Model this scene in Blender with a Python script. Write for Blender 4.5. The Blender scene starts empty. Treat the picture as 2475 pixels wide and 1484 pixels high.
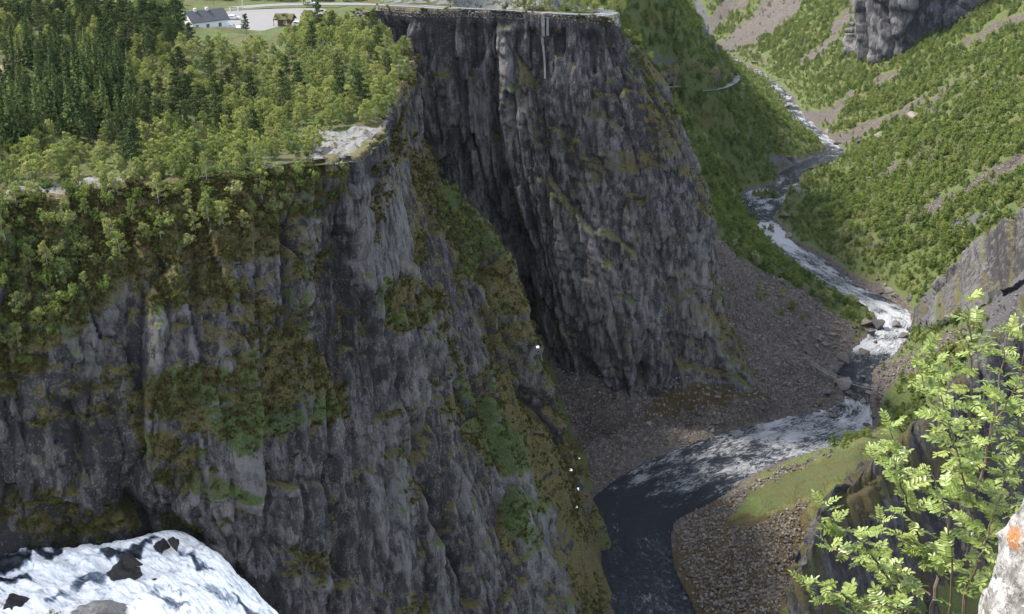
import bpy, math, random
import numpy as np
from math import radians, sin, cos, pi

# ------------------------------------------------------------------ scene, camera, light
S = bpy.context.scene
COL = S.collection
RNG = np.random.default_rng(11)
random.seed(5)
PITCH = radians(23.0)
FPX = 2778.0          # focal length measured in a 2474-wide frame
cam = bpy.data.cameras.new('camera'); camo = bpy.data.objects.new('camera', cam); COL.objects.link(camo)
cam.sensor_width = 36.0; cam.lens = 36.0*FPX/2474.0
cam.clip_start = 0.1; cam.clip_end = 6000
camo.location = (0, 0, 0); camo.rotation_euler = (pi/2-PITCH, 0, 0)
S.camera = camo

SUN_EL, SUN_AZ = radians(50), radians(-70)      # azimuth from +Y (view direction), negative = left
W = bpy.data.worlds.new('World'); S.world = W; W.use_nodes = True
wn = W.node_tree.nodes; wl = W.node_tree.links
bg = wn['Background']; sky = wn.new('ShaderNodeTexSky'); sky.sky_type = 'NISHITA'; sky.sun_disc = False
sky.sun_elevation = SUN_EL; sky.sun_rotation = SUN_AZ; sky.altitude = 700; sky.air_density = 1.0; sky.dust_density = 2.0
hs = wn.new('ShaderNodeHueSaturation'); hs.inputs['Saturation'].default_value = .55      # thin cloud whitens the sky
wl.new(sky.outputs[0], hs.inputs['Color']); wl.new(hs.outputs[0], bg.inputs[0]); bg.inputs[1].default_value = 0.15
sl = bpy.data.lights.new('sun', 'SUN'); sl.energy = 2.8; sl.angle = radians(5); sl.color = (1.0, 0.95, 0.86)
so = bpy.data.objects.new('sun', sl); COL.objects.link(so)
from mathutils import Vector, Matrix
sd = Vector((sin(SUN_AZ)*cos(SUN_EL), cos(SUN_AZ)*cos(SUN_EL), sin(SUN_EL)))
so.rotation_euler = (-sd).to_track_quat('-Z', 'Y').to_euler(); so.location = (-200, 100, 300)
S.cycles.max_bounces = 5; S.cycles.diffuse_bounces = 2; S.cycles.glossy_bounces = 2; S.cycles.transmission_bounces = 2; S.cycles.volume_bounces = 0
S.view_settings.view_transform = 'Standard'; S.view_settings.look = 'None'
S.view_settings.exposure = 2.15; S.view_settings.gamma = 1.0

# ------------------------------------------------------------------ measuring helpers
def ray(u, v):
    a = (u-1237.0)/FPX; b = (742.0-v)/FPX
    return np.array([a, cos(PITCH)+b*sin(PITCH), -sin(PITCH)+b*cos(PITCH)])
def atY(u, v, Y):
    r = ray(u, v); return r*(Y/r[1])
def atZ(u, v, z):
    r = ray(u, v); return r*(z/r[2])
def proj(P):
    P = np.asarray(P, float)
    yc = P[..., 1]*sin(PITCH)+P[..., 2]*cos(PITCH); zc = P[..., 1]*cos(PITCH)-P[..., 2]*sin(PITCH)
    return 1237+FPX*P[..., 0]/zc, 742-FPX*yc/zc
def inpoly(u, v, poly):
    u = np.asarray(u); v = np.asarray(v); r = np.zeros(u.shape, bool); n = len(poly)
    for i in range(n):
        x0, y0 = poly[i]; x1, y1 = poly[(i+1) % n]
        c = ((y0 > v) != (y1 > v))
        with np.errstate(divide='ignore', invalid='ignore'):
            r ^= c & (u < (x1-x0)*(v-y0)/(y1-y0+1e-12)+x0)
    return r

# ------------------------------------------------------------------ numpy noise
def hsh(ix, iy, iz, seed):
    h = (ix.astype(np.int64)*374761393 + iy.astype(np.int64)*668265263 + iz*2147483647 + seed*974711) & 0xffffffff
    h = ((h ^ (h >> 13))*1274126177) & 0xffffffff
    h = ((h ^ (h >> 16))*2246822519) & 0xffffffff
    return ((h ^ (h >> 15)) & 0xffffff)/float(0xffffff)
def vn(x, y, seed=0):
    xi = np.floor(x); yi = np.floor(y); fx = x-xi; fy = y-yi
    fx = fx*fx*fx*(fx*(fx*6-15)+10); fy = fy*fy*fy*(fy*(fy*6-15)+10)
    a = hsh(xi, yi, 0, seed); b = hsh(xi+1, yi, 0, seed); c = hsh(xi, yi+1, 0, seed); d = hsh(xi+1, yi+1, 0, seed)
    return ((a*(1-fx)+b*fx)*(1-fy)+(c*(1-fx)+d*fx)*fy)*2-1
def fbm(x, y, oct=4, seed=0, gain=.5):
    r = 0; a = 1.0
    for o in range(oct):
        r = r+a*vn(x+o*17.3, y-o*9.1, seed+o*31); x = x*2.03; y = y*2.03; a *= gain
    return r
def facet(a, b, seed, tilt=1.0, block=False):
    """broken-rock relief: every cell is a tilted plane (block: joint-bounded, near-rectangular cells); returns height and distance to the cell border"""
    ai = np.floor(a); bi = np.floor(b)
    d1 = np.full(a.shape, 9.); d2 = np.full(a.shape, 9.); h = np.zeros(a.shape)
    for dx in (-1, 0, 1):
        for dy in (-1, 0, 1):
            cx = ai+dx; cy = bi+dy
            px = cx+.1+.8*hsh(cx, cy, 1, seed); py = cy+.1+.8*hsh(cx, cy, 2, seed); ex = a-px; ey = b-py
            if block: sk = (hsh(cx, cy, 6, seed)-.5)*.5; dd = np.maximum(np.abs(ex+sk*ey), np.abs(ey-sk*ex))
            else: dd = np.sqrt(ex**2+ey**2)
            hh = hsh(cx, cy, 3, seed)*2-1+tilt*(ex*(hsh(cx, cy, 4, seed)*2-1)+ey*(hsh(cx, cy, 5, seed)*2-1))
            n = dd < d1
            d2 = np.where(n, d1, np.minimum(d2, dd)); h = np.where(n, hh, h); d1 = np.where(n, dd, d1)
    return h, d2-d1
def smooth(e0, e1, x):
    t = np.clip((x-e0)/(e1-e0), 0, 1); return t*t*(3-2*t)

# ------------------------------------------------------------------ mesh helpers
def tag(o, label=None, cat=None, group=None, kind=None):
    if label: o['label'] = label
    if cat: o['category'] = cat
    if group: o['group'] = group
    if kind: o['kind'] = kind
    return o
def link(name, me, mat=None, parent=None):
    o = bpy.data.objects.new(name, me); COL.objects.link(o)
    if mat is not None and me is not None and len(me.materials) == 0: me.materials.append(mat)
    if parent is not None: o.parent = parent
    return o
def empty(name, loc=(0, 0, 0), rz=0, sc=1.0):
    o = bpy.data.objects.new(name, None); COL.objects.link(o); o.location = loc
    o.rotation_euler = (0, 0, rz); o.scale = (sc, sc, sc); o.empty_display_size = .2
    return o
def np_mesh(name, V, F, smooth_=False, attrs=None):
    """V (n,3), F (m,k) all of one size"""
    V = np.ascontiguousarray(V, np.float32); F = np.ascontiguousarray(F, np.int32)
    me = bpy.data.meshes.new(name); k = F.shape[1]
    me.vertices.add(len(V)); me.vertices.foreach_set('co', V.ravel())
    me.loops.add(F.size); me.loops.foreach_set('vertex_index', F.ravel())
    me.polygons.add(len(F)); me.polygons.foreach_set('loop_start', np.arange(0, F.size, k, dtype=np.int32))
    if attrs:
        for n, a in attrs.items():
            a = np.ascontiguousarray(a, np.float32)
            if a.ndim == 1: at = me.attributes.new(n, 'FLOAT', 'POINT'); at.data.foreach_set('value', a)
            else: at = me.attributes.new(n, 'FLOAT_VECTOR', 'POINT'); at.data.foreach_set('vector', a.ravel())
    me.update(calc_edges=True)
    if smooth_: me.polygons.foreach_set('use_smooth', np.ones(len(F), bool))
    return me
def grid_faces(n, m):
    i = np.arange(n*m).reshape(n, m)
    return np.stack([i[:-1, :-1], i[1:, :-1], i[1:, 1:], i[:-1, 1:]], -1).reshape(-1, 4)
class MB:
    """collects simple solids for one mesh"""
    def __init__(s): s.v = []; s.f = []
    def add(s, vs, fs):
        b = len(s.v); s.v += [tuple(map(float, p)) for p in vs]; s.f += [tuple(b+i for i in f) for f in fs]; return s
    def box(s, x0, x1, y0, y1, z0, z1):
        return s.add([(x0, y0, z0), (x1, y0, z0), (x1, y1, z0), (x0, y1, z0), (x0, y0, z1), (x1, y0, z1), (x1, y1, z1), (x0, y1, z1)],
                     [(3, 2, 1, 0), (4, 5, 6, 7), (0, 1, 5, 4), (1, 2, 6, 5), (2, 3, 7, 6), (3, 0, 4, 7)])
    def tube(s, pts, rad, n=6, cap=True):
        pts = [Vector(p) for p in pts]; rings = []
        if not hasattr(rad, '__len__'): rad = [rad]*len(pts)
        for i, p in enumerate(pts):
            t = (pts[min(i+1, len(pts)-1)]-pts[max(i-1, 0)]).normalized()
            a = Vector((0, 0, 1)) if abs(t.z) < .9 else Vector((1, 0, 0))
            x = t.cross(a).normalized(); y = t.cross(x)
            rings.append([p+(x*cos(2*pi*k/n)+y*sin(2*pi*k/n))*rad[i] for k in range(n)])
        vs = [q for r in rings for q in r]; fs = []
        for i in range(len(pts)-1):
            for k in range(n): fs.append((i*n+k, i*n+(k+1) % n, (i+1)*n+(k+1) % n, (i+1)*n+k))
        if cap: fs.append(tuple(range(n-1, -1, -1))); fs.append(tuple((len(pts)-1)*n+k for k in range(n)))
        return s.add(vs, fs)
    def mesh(s, name):
        me = bpy.data.meshes.new(name); me.from_pydata(s.v, [], s.f); me.update(); return me
    def build(s, name, mat, parent=None): return link(name, s.mesh(name), mat, parent)

# ------------------------------------------------------------------ materials
class NT:
    def __init__(s, name):
        s.m = bpy.data.materials.new(name); s.m.use_nodes = True; s.t = s.m.node_tree; s.n = s.t.nodes
        s.b = s.n['Principled BSDF']; s.out = s.n['Material Output']
    def new(s, t, **kw):
        n = s.n.new(t)
        for k, v in kw.items(): setattr(n, k, v)
        return n
    def L(s, a, b): s.t.links.new(a, b)
    def val(s, x, inp):
        if hasattr(x, 'is_output'): s.L(x, inp)
        else: inp.default_value = x
    def noise(s, vec, scale, detail=4, rough=.55, dist=0.0, typ=None):
        n = s.new('ShaderNodeTexNoise'); n.inputs['Scale'].default_value = scale; n.inputs['Detail'].default_value = detail
        n.inputs['Roughness'].default_value = rough; n.inputs['Distortion'].default_value = dist
        if vec is not None: s.L(vec, n.inputs['Vector'])
        return n.outputs['Fac']
    def vor(s, vec, scale, feat='F1', out='Distance', rnd=1.0):
        n = s.new('ShaderNodeTexVoronoi', feature=feat); n.inputs['Scale'].default_value = scale; n.inputs['Randomness'].default_value = rnd
        s.L(vec, n.inputs['Vector']); return n.outputs[out]
    def map(s, vec, sc=(1, 1, 1), rot=(0, 0, 0)):
        n = s.new('ShaderNodeMapping'); n.inputs['Scale'].default_value = sc; n.inputs['Rotation'].default_value = rot
        s.L(vec, n.inputs['Vector']); return n.outputs[0]
    def math(s, op, a, b=0.0, c=None, clamp=False):
        n = s.new('ShaderNodeMath', operation=op, use_clamp=clamp); s.val(a, n.inputs[0]); s.val(b, n.inputs[1])
        if c is not None: s.val(c, n.inputs[2])
        return n.outputs[0]
    def step(s, x, a, b):
        n = s.new('ShaderNodeMapRange', interpolation_type='SMOOTHSTEP'); s.val(x, n.inputs[0])
        n.inputs[1].default_value = a; n.inputs[2].default_value = b; return n.outputs[0]
    def mix(s, f, a, b):
        n = s.new('ShaderNodeMix', data_type='RGBA'); s.val(f, n.inputs[0])
        for x, i in ((a, n.inputs[6]), (b, n.inputs[7])):
            if hasattr(x, 'is_output'): s.L(x, i)
            else: i.default_value = (*x, 1)
        return n.outputs[2]
    def ramp(s, x, stops):
        n = s.new('ShaderNodeValToRGB'); e = n.color_ramp.elements
        while len(e) < len(stops): e.new(.5)
        for k, (p, c) in enumerate(stops): e[k].position = p; e[k].color = (*c, 1)
        s.val(x, n.inputs[0]); return n.outputs[0]
    def attr(s, name, out='Fac'): n = s.new('ShaderNodeAttribute'); n.attribute_name = name; return n.outputs[out]
    def bump(s, h, strength=.5, dist=.2, nrm=None):
        n = s.new('ShaderNodeBump'); n.inputs['Strength'].default_value = strength; n.inputs['Distance'].default_value = dist
        s.L(h, n.inputs['Height'])
        if nrm is not None: s.L(nrm, n.inputs['Normal'])
        return n.outputs[0]
    def fin(s, color=None, rough=.85, normal=None, spec=.3):
        if color is not None:
            if hasattr(color, 'is_output'): s.L(color, s.b.inputs['Base Color'])
            else: s.b.inputs['Base Color'].default_value = (*color, 1)
        s.val(rough, s.b.inputs['Roughness']); s.b.inputs['Specular IOR Level'].default_value = spec
        if normal is not None: s.L(normal, s.b.inputs['Normal'])
        return s.m
def plain(name, col, rough=.7, var=.12, scale=6.0, metal=0.0, spec=.3):
    t = NT(name); g = t.new('ShaderNodeTexCoord').outputs['Object']
    n = t.noise(g, scale, 5); d = tuple(c*(1-var*2) for c in col)
    t.b.inputs['Metallic'].default_value = metal
    return t.fin(t.mix(n, d, tuple(min(1, c*(1+var)) for c in col)), rough, None, spec)

def rock_mat(name, dark=(.022, .0212, .022), light=(.122, .114, .111), warm=(.10, .062, .042), moss1=(.066, .055, .020), moss2=(.046, .062, .020), moss_lo=.29, moss_hi=.50, speck=.5, scale=1.0, lean=.75):
    """cliff rock: fractured grey faces, water streaks, rusty stains, pale lichen, moss and grass where the face lies back"""
    t = NT(name); g = t.new('ShaderNodeNewGeometry'); P = g.outputs['Position']
    Ps = t.map(P, (scale,)*3) if scale != 1 else P
    mid = t.noise(Ps, .30, 4, .62); fine = t.noise(Ps, 2.2, 4, .75)
    streak = t.noise(t.map(Ps, (.8, .8, .13)), 1.0, 3, .68)
    tone = t.math('ADD', t.math('MULTIPLY', mid, .55), t.math('ADD', t.math('MULTIPLY', fine, .42), t.math('MULTIPLY', streak, .62)))
    tone = t.math('ADD', tone, t.math('ADD', t.math('MULTIPLY', t.attr('pale'), .22), t.math('MULTIPLY', t.attr('tone'), .25)))
    blk = t.new('ShaderNodeSeparateColor'); t.L(t.vor(t.map(Ps, (.8, .8, .28)), 1.0, 'F1', 'Color'), blk.inputs[0])
    tone = t.math('ADD', tone, t.math('MULTIPLY', t.math('SUBTRACT', blk.outputs[0], .5), .30))
    col = t.mix(t.step(tone, .62, 1.16), dark, light)
    col = t.mix(t.math('MULTIPLY', t.step(mid, .56, .70), t.math('MULTIPLY', t.step(streak, .45, .62), .6)), col, warm)
    lich = t.step(t.math('ADD', t.math('MULTIPLY', fine, .8), t.math('MULTIPLY', mid, .25)), .59, .66)
    col = t.mix(t.math('MULTIPLY', lich, .8*speck), col, (.30, .29, .285))
    cr = t.vor(t.map(Ps, (.45, .45, .06)), 1.0, 'DISTANCE_TO_EDGE')
    crk = t.math('MULTIPLY', t.math('SUBTRACT', 1.0, t.step(cr, .0, .05)), t.step(mid, .44, .58))
    col = t.mix(t.math('MULTIPLY', crk, .7), col, (.012, .012, .015))
    veg = t.attr('veg')
    m = t.math('ADD', t.math('ADD', t.math('MULTIPLY', t.attr('lean'), lean), t.math('MULTIPLY', veg, .52)), t.math('MULTIPLY', t.math('SUBTRACT', t.math('ADD', t.math('MULTIPLY', mid, .5), t.math('MULTIPLY', fine, .5)), .5), 1.5))
    mm = t.step(m, moss_lo, moss_hi)
    mg = t.step(t.math('ADD', t.attr('tone'), t.math('ADD', t.math('MULTIPLY', t.attr('lush'), 1.3), t.math('MULTIPLY', mid, .6))), .55, 1.0)
    mcol = t.mix(t.step(fine, .3, .7), t.mix(mg, tuple(c*.55 for c in moss1), tuple(c*.55 for c in moss2)), t.mix(mg, tuple(c*1.7 for c in moss1), tuple(c*1.7 for c in moss2)))
    col = t.mix(mm, col, mcol)
    return t.fin(col, .9, t.bump(t.math('ADD', fine, t.math('MULTIPLY', blk.outputs[1], 1.3)), 1.0, .5), .2)

M = {}
M['cliff'] = rock_mat('cliff_rock')
M['slab'] = rock_mat('slab_rock', light=(.105, .10, .098), speck=.3, moss_lo=.60, moss_hi=.85)
M['spur'] = rock_mat('spur_rock_shaded', dark=(.018, .0165, .018), light=(.075, .069, .070), speck=.2, moss1=(.038, .031, .011), moss2=(.032, .04, .013), moss_lo=.48, moss_hi=.75)  # rock and moss darkened: the spur's shade is put into the colour
M['far_cliff'] = rock_mat('far_cliff_rock', dark=(.03, .03, .034), light=(.14, .135, .138), scale=.45, moss_lo=.75, moss_hi=.95)
# ------------------------------------------------------------------ lofted cliffs
def cr_interp(C, counts):
    """Catmull-Rom through control rows C (n,...) ; counts[i] samples per interval"""
    n = len(C); out = []
    for i in range(n-1):
        p0 = C[max(i-1, 0)]; p1 = C[i]; p2 = C[i+1]; p3 = C[min(i+2, n-1)]
        t = np.arange(counts[i])/counts[i]
        t = t.reshape((-1,)+(1,)*(C.ndim-1))
        k = .42
        m1 = k*(p2-p0); m2 = k*(p3-p1)
        out.append((2*t**3-3*t**2+1)*p1+(t**3-2*t**2+t)*m1+(-2*t**3+3*t**2)*p2+(t**3-t**2)*m2)
    out.append(C[-1:])
    return np.concatenate(out, 0)
def loft(C, sp):
    C = np.asarray(C, float)
    dc = np.linalg.norm(C[1:]-C[:-1], axis=-1); cc = np.maximum(1, np.ceil(np.percentile(dc, 70, axis=1)/sp)).astype(int)
    dr = np.linalg.norm(C[:, 1:]-C[:, :-1], axis=-1); rc = np.maximum(1, np.ceil(np.percentile(dr, 70, axis=0)/sp)).astype(int)
    A = cr_interp(C, cc)
    B = cr_interp(np.swapaxes(A, 0, 1), rc)
    return np.swapaxes(B, 0, 1), cc, rc            # (ncol, nrow, 3), samples per interval
def normals(G):
    du = np.gradient(G, axis=0); dv = np.gradient(G, axis=1)
    N = -np.cross(du, dv); N /= np.linalg.norm(N, axis=-1, keepdims=True)+1e-9
    return N
def seg_dist(u, v, pl):
    d = np.full(u.shape, 1e9)
    for (a, b), (c, e) in zip(pl[:-1], pl[1:]):
        ux, uy = c-a, e-b; t = np.clip(((u-a)*ux+(v-b)*uy)/(ux*ux+uy*uy+1e-9), 0, 1)
        d = np.minimum(d, np.hypot(u-a-t*ux, v-b-t*uy))
    return d
def patch_mask(u, v, polys, soft=18, warp=14, seed=0):
    """soft-edged sum of outlines measured on the photograph"""
    r = np.zeros(u.shape)
    uu = u+warp*fbm(u/30, v/30, 3, seed+3); vv = v+warp*fbm(u/30+9, v/30, 3, seed+5)
    for poly, w in polys:
        ins = inpoly(uu, vv, poly); d = seg_dist(uu, vv, list(poly)+[poly[0]])
        r = np.maximum(r, w*np.where(ins, smooth(-soft*.3, soft, d), 0))
    return r
CLIFF_RIM = {}
def cliff(C, sp, name, mat, seed, amp=1.0, gullies=(), veg=(), lush=(), pale=(), taper=4.0, flip=1.0, ledge=1.0, big=1.0, calm=(), fs=1.0, wet=(), foot=0.0, clean=False, gain=0.0, notch=0.0):
    G, ccn, rcn = loft(C, sp); N = normals(G)*flip
    nc, nr, _ = G.shape; kr = int(rcn[:2].sum())
    mid = G[:, nr//2]; s = np.concatenate([[0], np.cumsum(np.linalg.norm(mid[1:]-mid[:-1], axis=1))])[:, None]+np.zeros((1, nr))
    z = G[..., 2]/fs; s = s/fs; u, v = proj(G)
    ws = s+.7*fbm(s/14, z/14, 3, seed+1)+.07*z; wz = z+1.2*fbm(s/16+5, z/16, 3, seed+2)+.22*s
    h1, e1 = facet(ws/21, wz/60, seed+10, .8)
    h2, e2 = facet(ws/6.8+.3*h1, wz/26, seed+20, 1.5, True)
    h3, e3 = facet(ws/2.9, wz/9, seed+30, 1.6, True)
    h4, e4 = facet(ws/1.1, wz/2.3, seed+40, 1.4, True)
    d = big*(3.3*h1-2.4*np.exp(-e1/.045))+1.5*h2-1.2*np.exp(-e2/.04)+.50*h3-.35*np.exp(-e3/.05)
    cn = vn(ws/11+.15*h1, wz/130, seed+51); cm = smooth(-.1, .4, vn(s/30, z/34, seed+52))
    long_crack = np.exp(-(cn/.035)**2)*cm
    d -= 2.0*long_crack
    zz = wz/13+.8*vn(s/24, z/30, seed+60); fr = zz-np.floor(zz); fr = np.where(fr < .82, fr/.82, (1-fr)/.18)
    lm = smooth(-.1, .5, vn(s/20, z/22, seed+61))
    d += ledge*1.2*(.5-fr)*lm
    zz = wz/4.3+.9*vn(s/9, z/12, seed+62); fr = zz-np.floor(zz); fr = np.where(fr < .78, fr/.78, (1-fr)/.22)
    d += ledge*.6*(.5-fr)*smooth(-.2, .4, vn(s/11, z/9, seed+63))
    k = np.ones_like(d)
    for poly, w in calm: k = np.where(inpoly(u, v, poly), w, k)
    drop = (G[:, :1, 2]-G[..., 2])/fs
    tp = smooth(0, taper, drop) if taper > 0 else np.ones_like(d)
    def blur(a):
        b = np.pad(a, 1, mode='edge'); b = (b[:-2]+2*b[1:-1]+b[2:])/4; return (b[:, :-2]+2*b[:, 1:-1]+b[:, 2:])/4
    d = (.8*d+.2*blur(d)+.14*h4+.05*fbm(s/.9, z/.9, 2, seed+70))*amp*tp*k*fs
    for pl, w, dep in gullies:
        dist = seg_dist(u+4*vn(s/3, z/5, seed+80), v, pl); d -= dep*tp*np.exp(-(dist/w)**2)
    P = G+N*d[..., None]
    if notch:      # broken rim line
        NH = N*np.array([1, 1, 0]); NH = NH/(np.linalg.norm(NH, axis=-1, keepdims=True)+1e-6)
        rj = notch*(.9*facet(s/5.5, 0*s+.5, seed+95, .6)[0]+.5*vn(s/1.7, 0*s, seed+96)+.9*vn(s/19, 0*s, seed+97))
        P = P+NH*(rj*np.exp(-np.maximum(drop, 0)/9))[..., None]
    CLIFF_RIM[name+str(seed)] = (P[:, kr], ccn)
    vg = patch_mask(u, v, veg, seed=seed); lu = patch_mask(u, v, lush, seed=seed+7); pa = patch_mask(u, v, pale, seed=seed+9)
    vg = np.maximum(np.maximum(vg, lu*.62), .36*smooth(-.15, .55, fbm(s/15, z/9, 3, seed+98)))
    F = grid_faces(nc, nr); sm = normals(P)*flip; lean = sm[..., 2]
    for _ in range(2): lean = blur(lean)
    tone = fbm(s/34, z/34, 3, seed+90)*.5+.35*vn(ws/7.5+.3*h1, wz/60, seed+91)+.15*h1+.34*h2+.28*h3+.12*h4-.9*long_crack
    wetm = patch_mask(u, v, wet, 30, 10, seed+13); tone = tone-1.0*wetm+gain; lean = lean-.8*wetm
    if clean: lean = lean-.22*(1-smooth(5, 16, drop)); tone = tone-.15*(1-smooth(3, 12, drop))
    me = np_mesh(name, P.reshape(-1, 3), F[:, ::-1] if flip > 0 else F, False, {'veg': vg.ravel(), 'lush': lu.ravel(), 'pale': pa.ravel(), 'lean': lean.ravel(), 'tone': tone.ravel()})
    o = tag(link(name, me, mat), kind='structure')
    return o, P, N, vg, lu, u, v

def col_px(rows): return [atY(*r) for r in rows]
def rim_back(c, dx, dy): p = np.array(c[0]); return [p+np.array([dx, dy, -2.5]), p+np.array([dx*.3, dy*.3, -.8])]+list(c)

# left gorge wall, from the water above the falls round the nose to the ridge
A_px = [
 [(-420, 560, 184), (-420, 680, 178), (-420, 820, 174), (-420, 960, 171), (-420, 1150, 168), (-420, 1340, 166), (-420, 1700, 160)],
 [(-150, 505, 198), (-150, 640, 190), (-150, 790, 184), (-150, 920, 180), (-150, 1120, 176), (-150, 1340, 173), (-150, 1700, 168)],
 [(60, 480, 205), (60, 620, 196), (60, 770, 189), (60, 920, 184.5), (60, 1110, 181), (60, 1340, 177.5), (60, 1700, 172)],
 [(230, 455, 211), (230, 600, 200), (230, 740, 193), (230, 900, 188), (230, 1110, 184), (230, 1320, 180.5), (230, 1700, 174)],
 [(380, 440, 215), (380, 590, 204), (380, 740, 198), (380, 900, 192.5), (380, 1090, 186.5), (370, 1200, 188.5), (360, 1700, 180)],
 [(540, 430, 218), (540, 560, 209), (540, 720, 203), (540, 880, 197), (540, 1080, 191), (545, 1330, 189), (560, 1700, 183)],
 [(680, 405, 226), (690, 550, 217), (690, 720, 211), (690, 900, 205), (690, 1100, 199), (700, 1350, 196), (710, 1700, 189)],
 [(800, 388, 231), (810, 540, 226), (810, 720, 221), (815, 900, 216), (820, 1100, 211), (830, 1400, 206), (840, 1700, 200)],
 [(862, 380, 234), (875, 540, 232), (885, 720, 228), (900, 900, 225), (910, 1100, 221), (925, 1400, 216), (935, 1700, 210)],
 [(930, 322, 253), (945, 480, 250), (965, 680, 246), (985, 880, 242), (1010, 1090, 238), (1040, 1400, 231), (1050, 1700, 224)],
 [(962, 225, 296), (985, 420, 281), (1030, 620, 272), (1075, 820, 266), (1120, 1060, 260), (1190, 1400, 249), (1230, 1700, 240)],
 [(985, 175, 322), (1008, 400, 302), (1060, 560, 295), (1118, 730, 290), (1192, 980, 283), (1310, 1330, 271), (1420, 1700, 254)],
 [(1002, 156, 331), (1012, 340, 318), (1068, 490, 312), (1155, 600, 307), (1238, 860, 301), (1365, 1180, 308), (1490, 1560, 268)],
 [(1000, 150, 336), (1008, 330, 330), (1078, 480, 326), (1182, 590, 322), (1262, 820, 318), (1342, 1040, 322), (1425, 1240, 333)],
]
A = [col_px(c) for c in A_px]
def drop_col(x, y, n=7, z0=-65, z1=-230): return [np.array([x, y, z0+(z1-z0)*k/(n-1)]) for k in range(n)]
A += [drop_col(-33, 352), drop_col(-46, 385), drop_col(-55, 425)]
rimA = [c[0] for c in A]
A2 = []
for i, c in enumerate(A):
    dx, dy = (-2, 8) if i < 8 else ((-7, 4) if i < 14 else (-8, 2))
    A2.append(rim_back(c, dx, dy))
A_gul = [([(700, 540), (690, 700), (700, 800)], 14, 4.0), ([(1185, 640), (1225, 800), (1270, 930), (1300, 990)], 16, 4.0),
         ([(1040, 860), (1030, 1000), (1010, 1130), (1040, 1220), (1070, 1300), (1150, 1450)], 13, 4.5),
         ([(790, 1120), (800, 1300), (805, 1484)], 9, 2.2), ([(845, 430), (860, 560), (890, 660)], 8, 1.8),
         ([(918, 480), (915, 600)], 6, 1.2), ([(345, 1235), (400, 1245), (470, 1300)], 26, 6.0), ([(160, 980), (190, 1080), (175, 1180)], 12, 2.5)]
A_veg = [([(-450, 470), (60, 470), (700, 400), (840, 400), (830, 500), (700, 530), (690, 620), (560, 640), (430, 640), (270, 680), (210, 780), (130, 860), (60, 950), (-450, 1000)], .62),
         ([(300, 680), (480, 620), (600, 690), (660, 760), (600, 790), (520, 720), (420, 760)], .5),
         ([(330, 900), (560, 880), (640, 800), (730, 770), (800, 860), (870, 930), (860, 1010), (740, 1040), (640, 1090), (560, 1080), (420, 1020), (320, 980)], .62),
         ([(310, 1020), (420, 1040), (520, 1120), (640, 1200), (560, 1210), (420, 1160), (330, 1100)], .8),
         ([(60, 1270), (150, 1225), (300, 1240), (380, 1290), (280, 1320), (100, 1320)], .8),
         ([(1010, 330), (1100, 460), (1210, 570), (1290, 800), (1380, 1040), (1440, 1240), (1400, 1330), (1300, 1200), (1210, 1060), (1180, 900), (1150, 700), (1060, 560), (1010, 450)], .62),
         ([(890, 690), (960, 660), (1060, 690), (1080, 760), (1000, 800), (930, 800)], .7),
         ([(1080, 880), (1130, 940), (1230, 1000), (1290, 1100), (1260, 1160), (1150, 1090), (1080, 1010)], .7),
         ([(700, 620), (820, 620), (820, 660), (710, 650)], .7), ([(1330, 1360), (1440, 1400), (1480, 1484), (1380, 1484)], .7),
         ([(660, 1400), (700, 1290), (740, 1300), (700, 1400)], .5), ([(1220, 1190), (1260, 1210), (1250, 1310), (1220, 1290)], .75)]
A_lush = [([(1040, 440), (1110, 480), (1200, 580), (1190, 690), (1120, 680), (1080, 590)], .9), ([(1085, 870), (1130, 930), (1280, 1080), (1270, 1130), (1120, 1060)], .9),
          ([(560, 1000), (680, 980), (850, 930), (860, 1000), (700, 1050), (600, 1100), (560, 1060)], .7), ([(1220, 1190), (1260, 1210), (1250, 1310), (1220, 1290)], .8),
          ([(680, 680), (740, 700), (780, 840), (720, 800)], .6), ([(900, 670), (960, 660), (970, 780), (920, 800)], .5), ([(-450, 470), (60, 470), (250, 520), (150, 800), (-450, 900)], .35)]
A_pale = [([(850, 440), (990, 360), (1005, 520), (985, 660), (930, 690), (880, 690), (860, 600)], .9), ([(940, 170), (1005, 160), (1010, 330), (960, 330)], .5),
          ([(880, 980), (1010, 860), (1030, 1040), (990, 1120), (980, 1250), (1000, 1400), (900, 1400)], .45), ([(540, 620), (680, 560), (690, 700), (640, 720)], .3)]
A_calm = [([(850, 440), (990, 380), (1005, 520), (985, 660), (930, 690), (880, 690), (860, 600)], .55), ([(860, 1150), (1000, 1120), (1010, 1484), (830, 1484)], .7)]
cliffA, PA, NA, vegA, lushA, uA, vA = cliff(A2, .38, 'cliff', M['cliff'], 100, .92, A_gul, A_veg, A_lush, A_pale, calm=A_calm, big=.7, notch=1.5, wet=[([(-80, 1290), (240, 1296), (330, 1282), (345, 1225), (420, 1225), (500, 1280), (580, 1345), (660, 1420), (740, 1520), (700, 1660), (300, 1450), (-80, 1450)], 1)])

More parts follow.
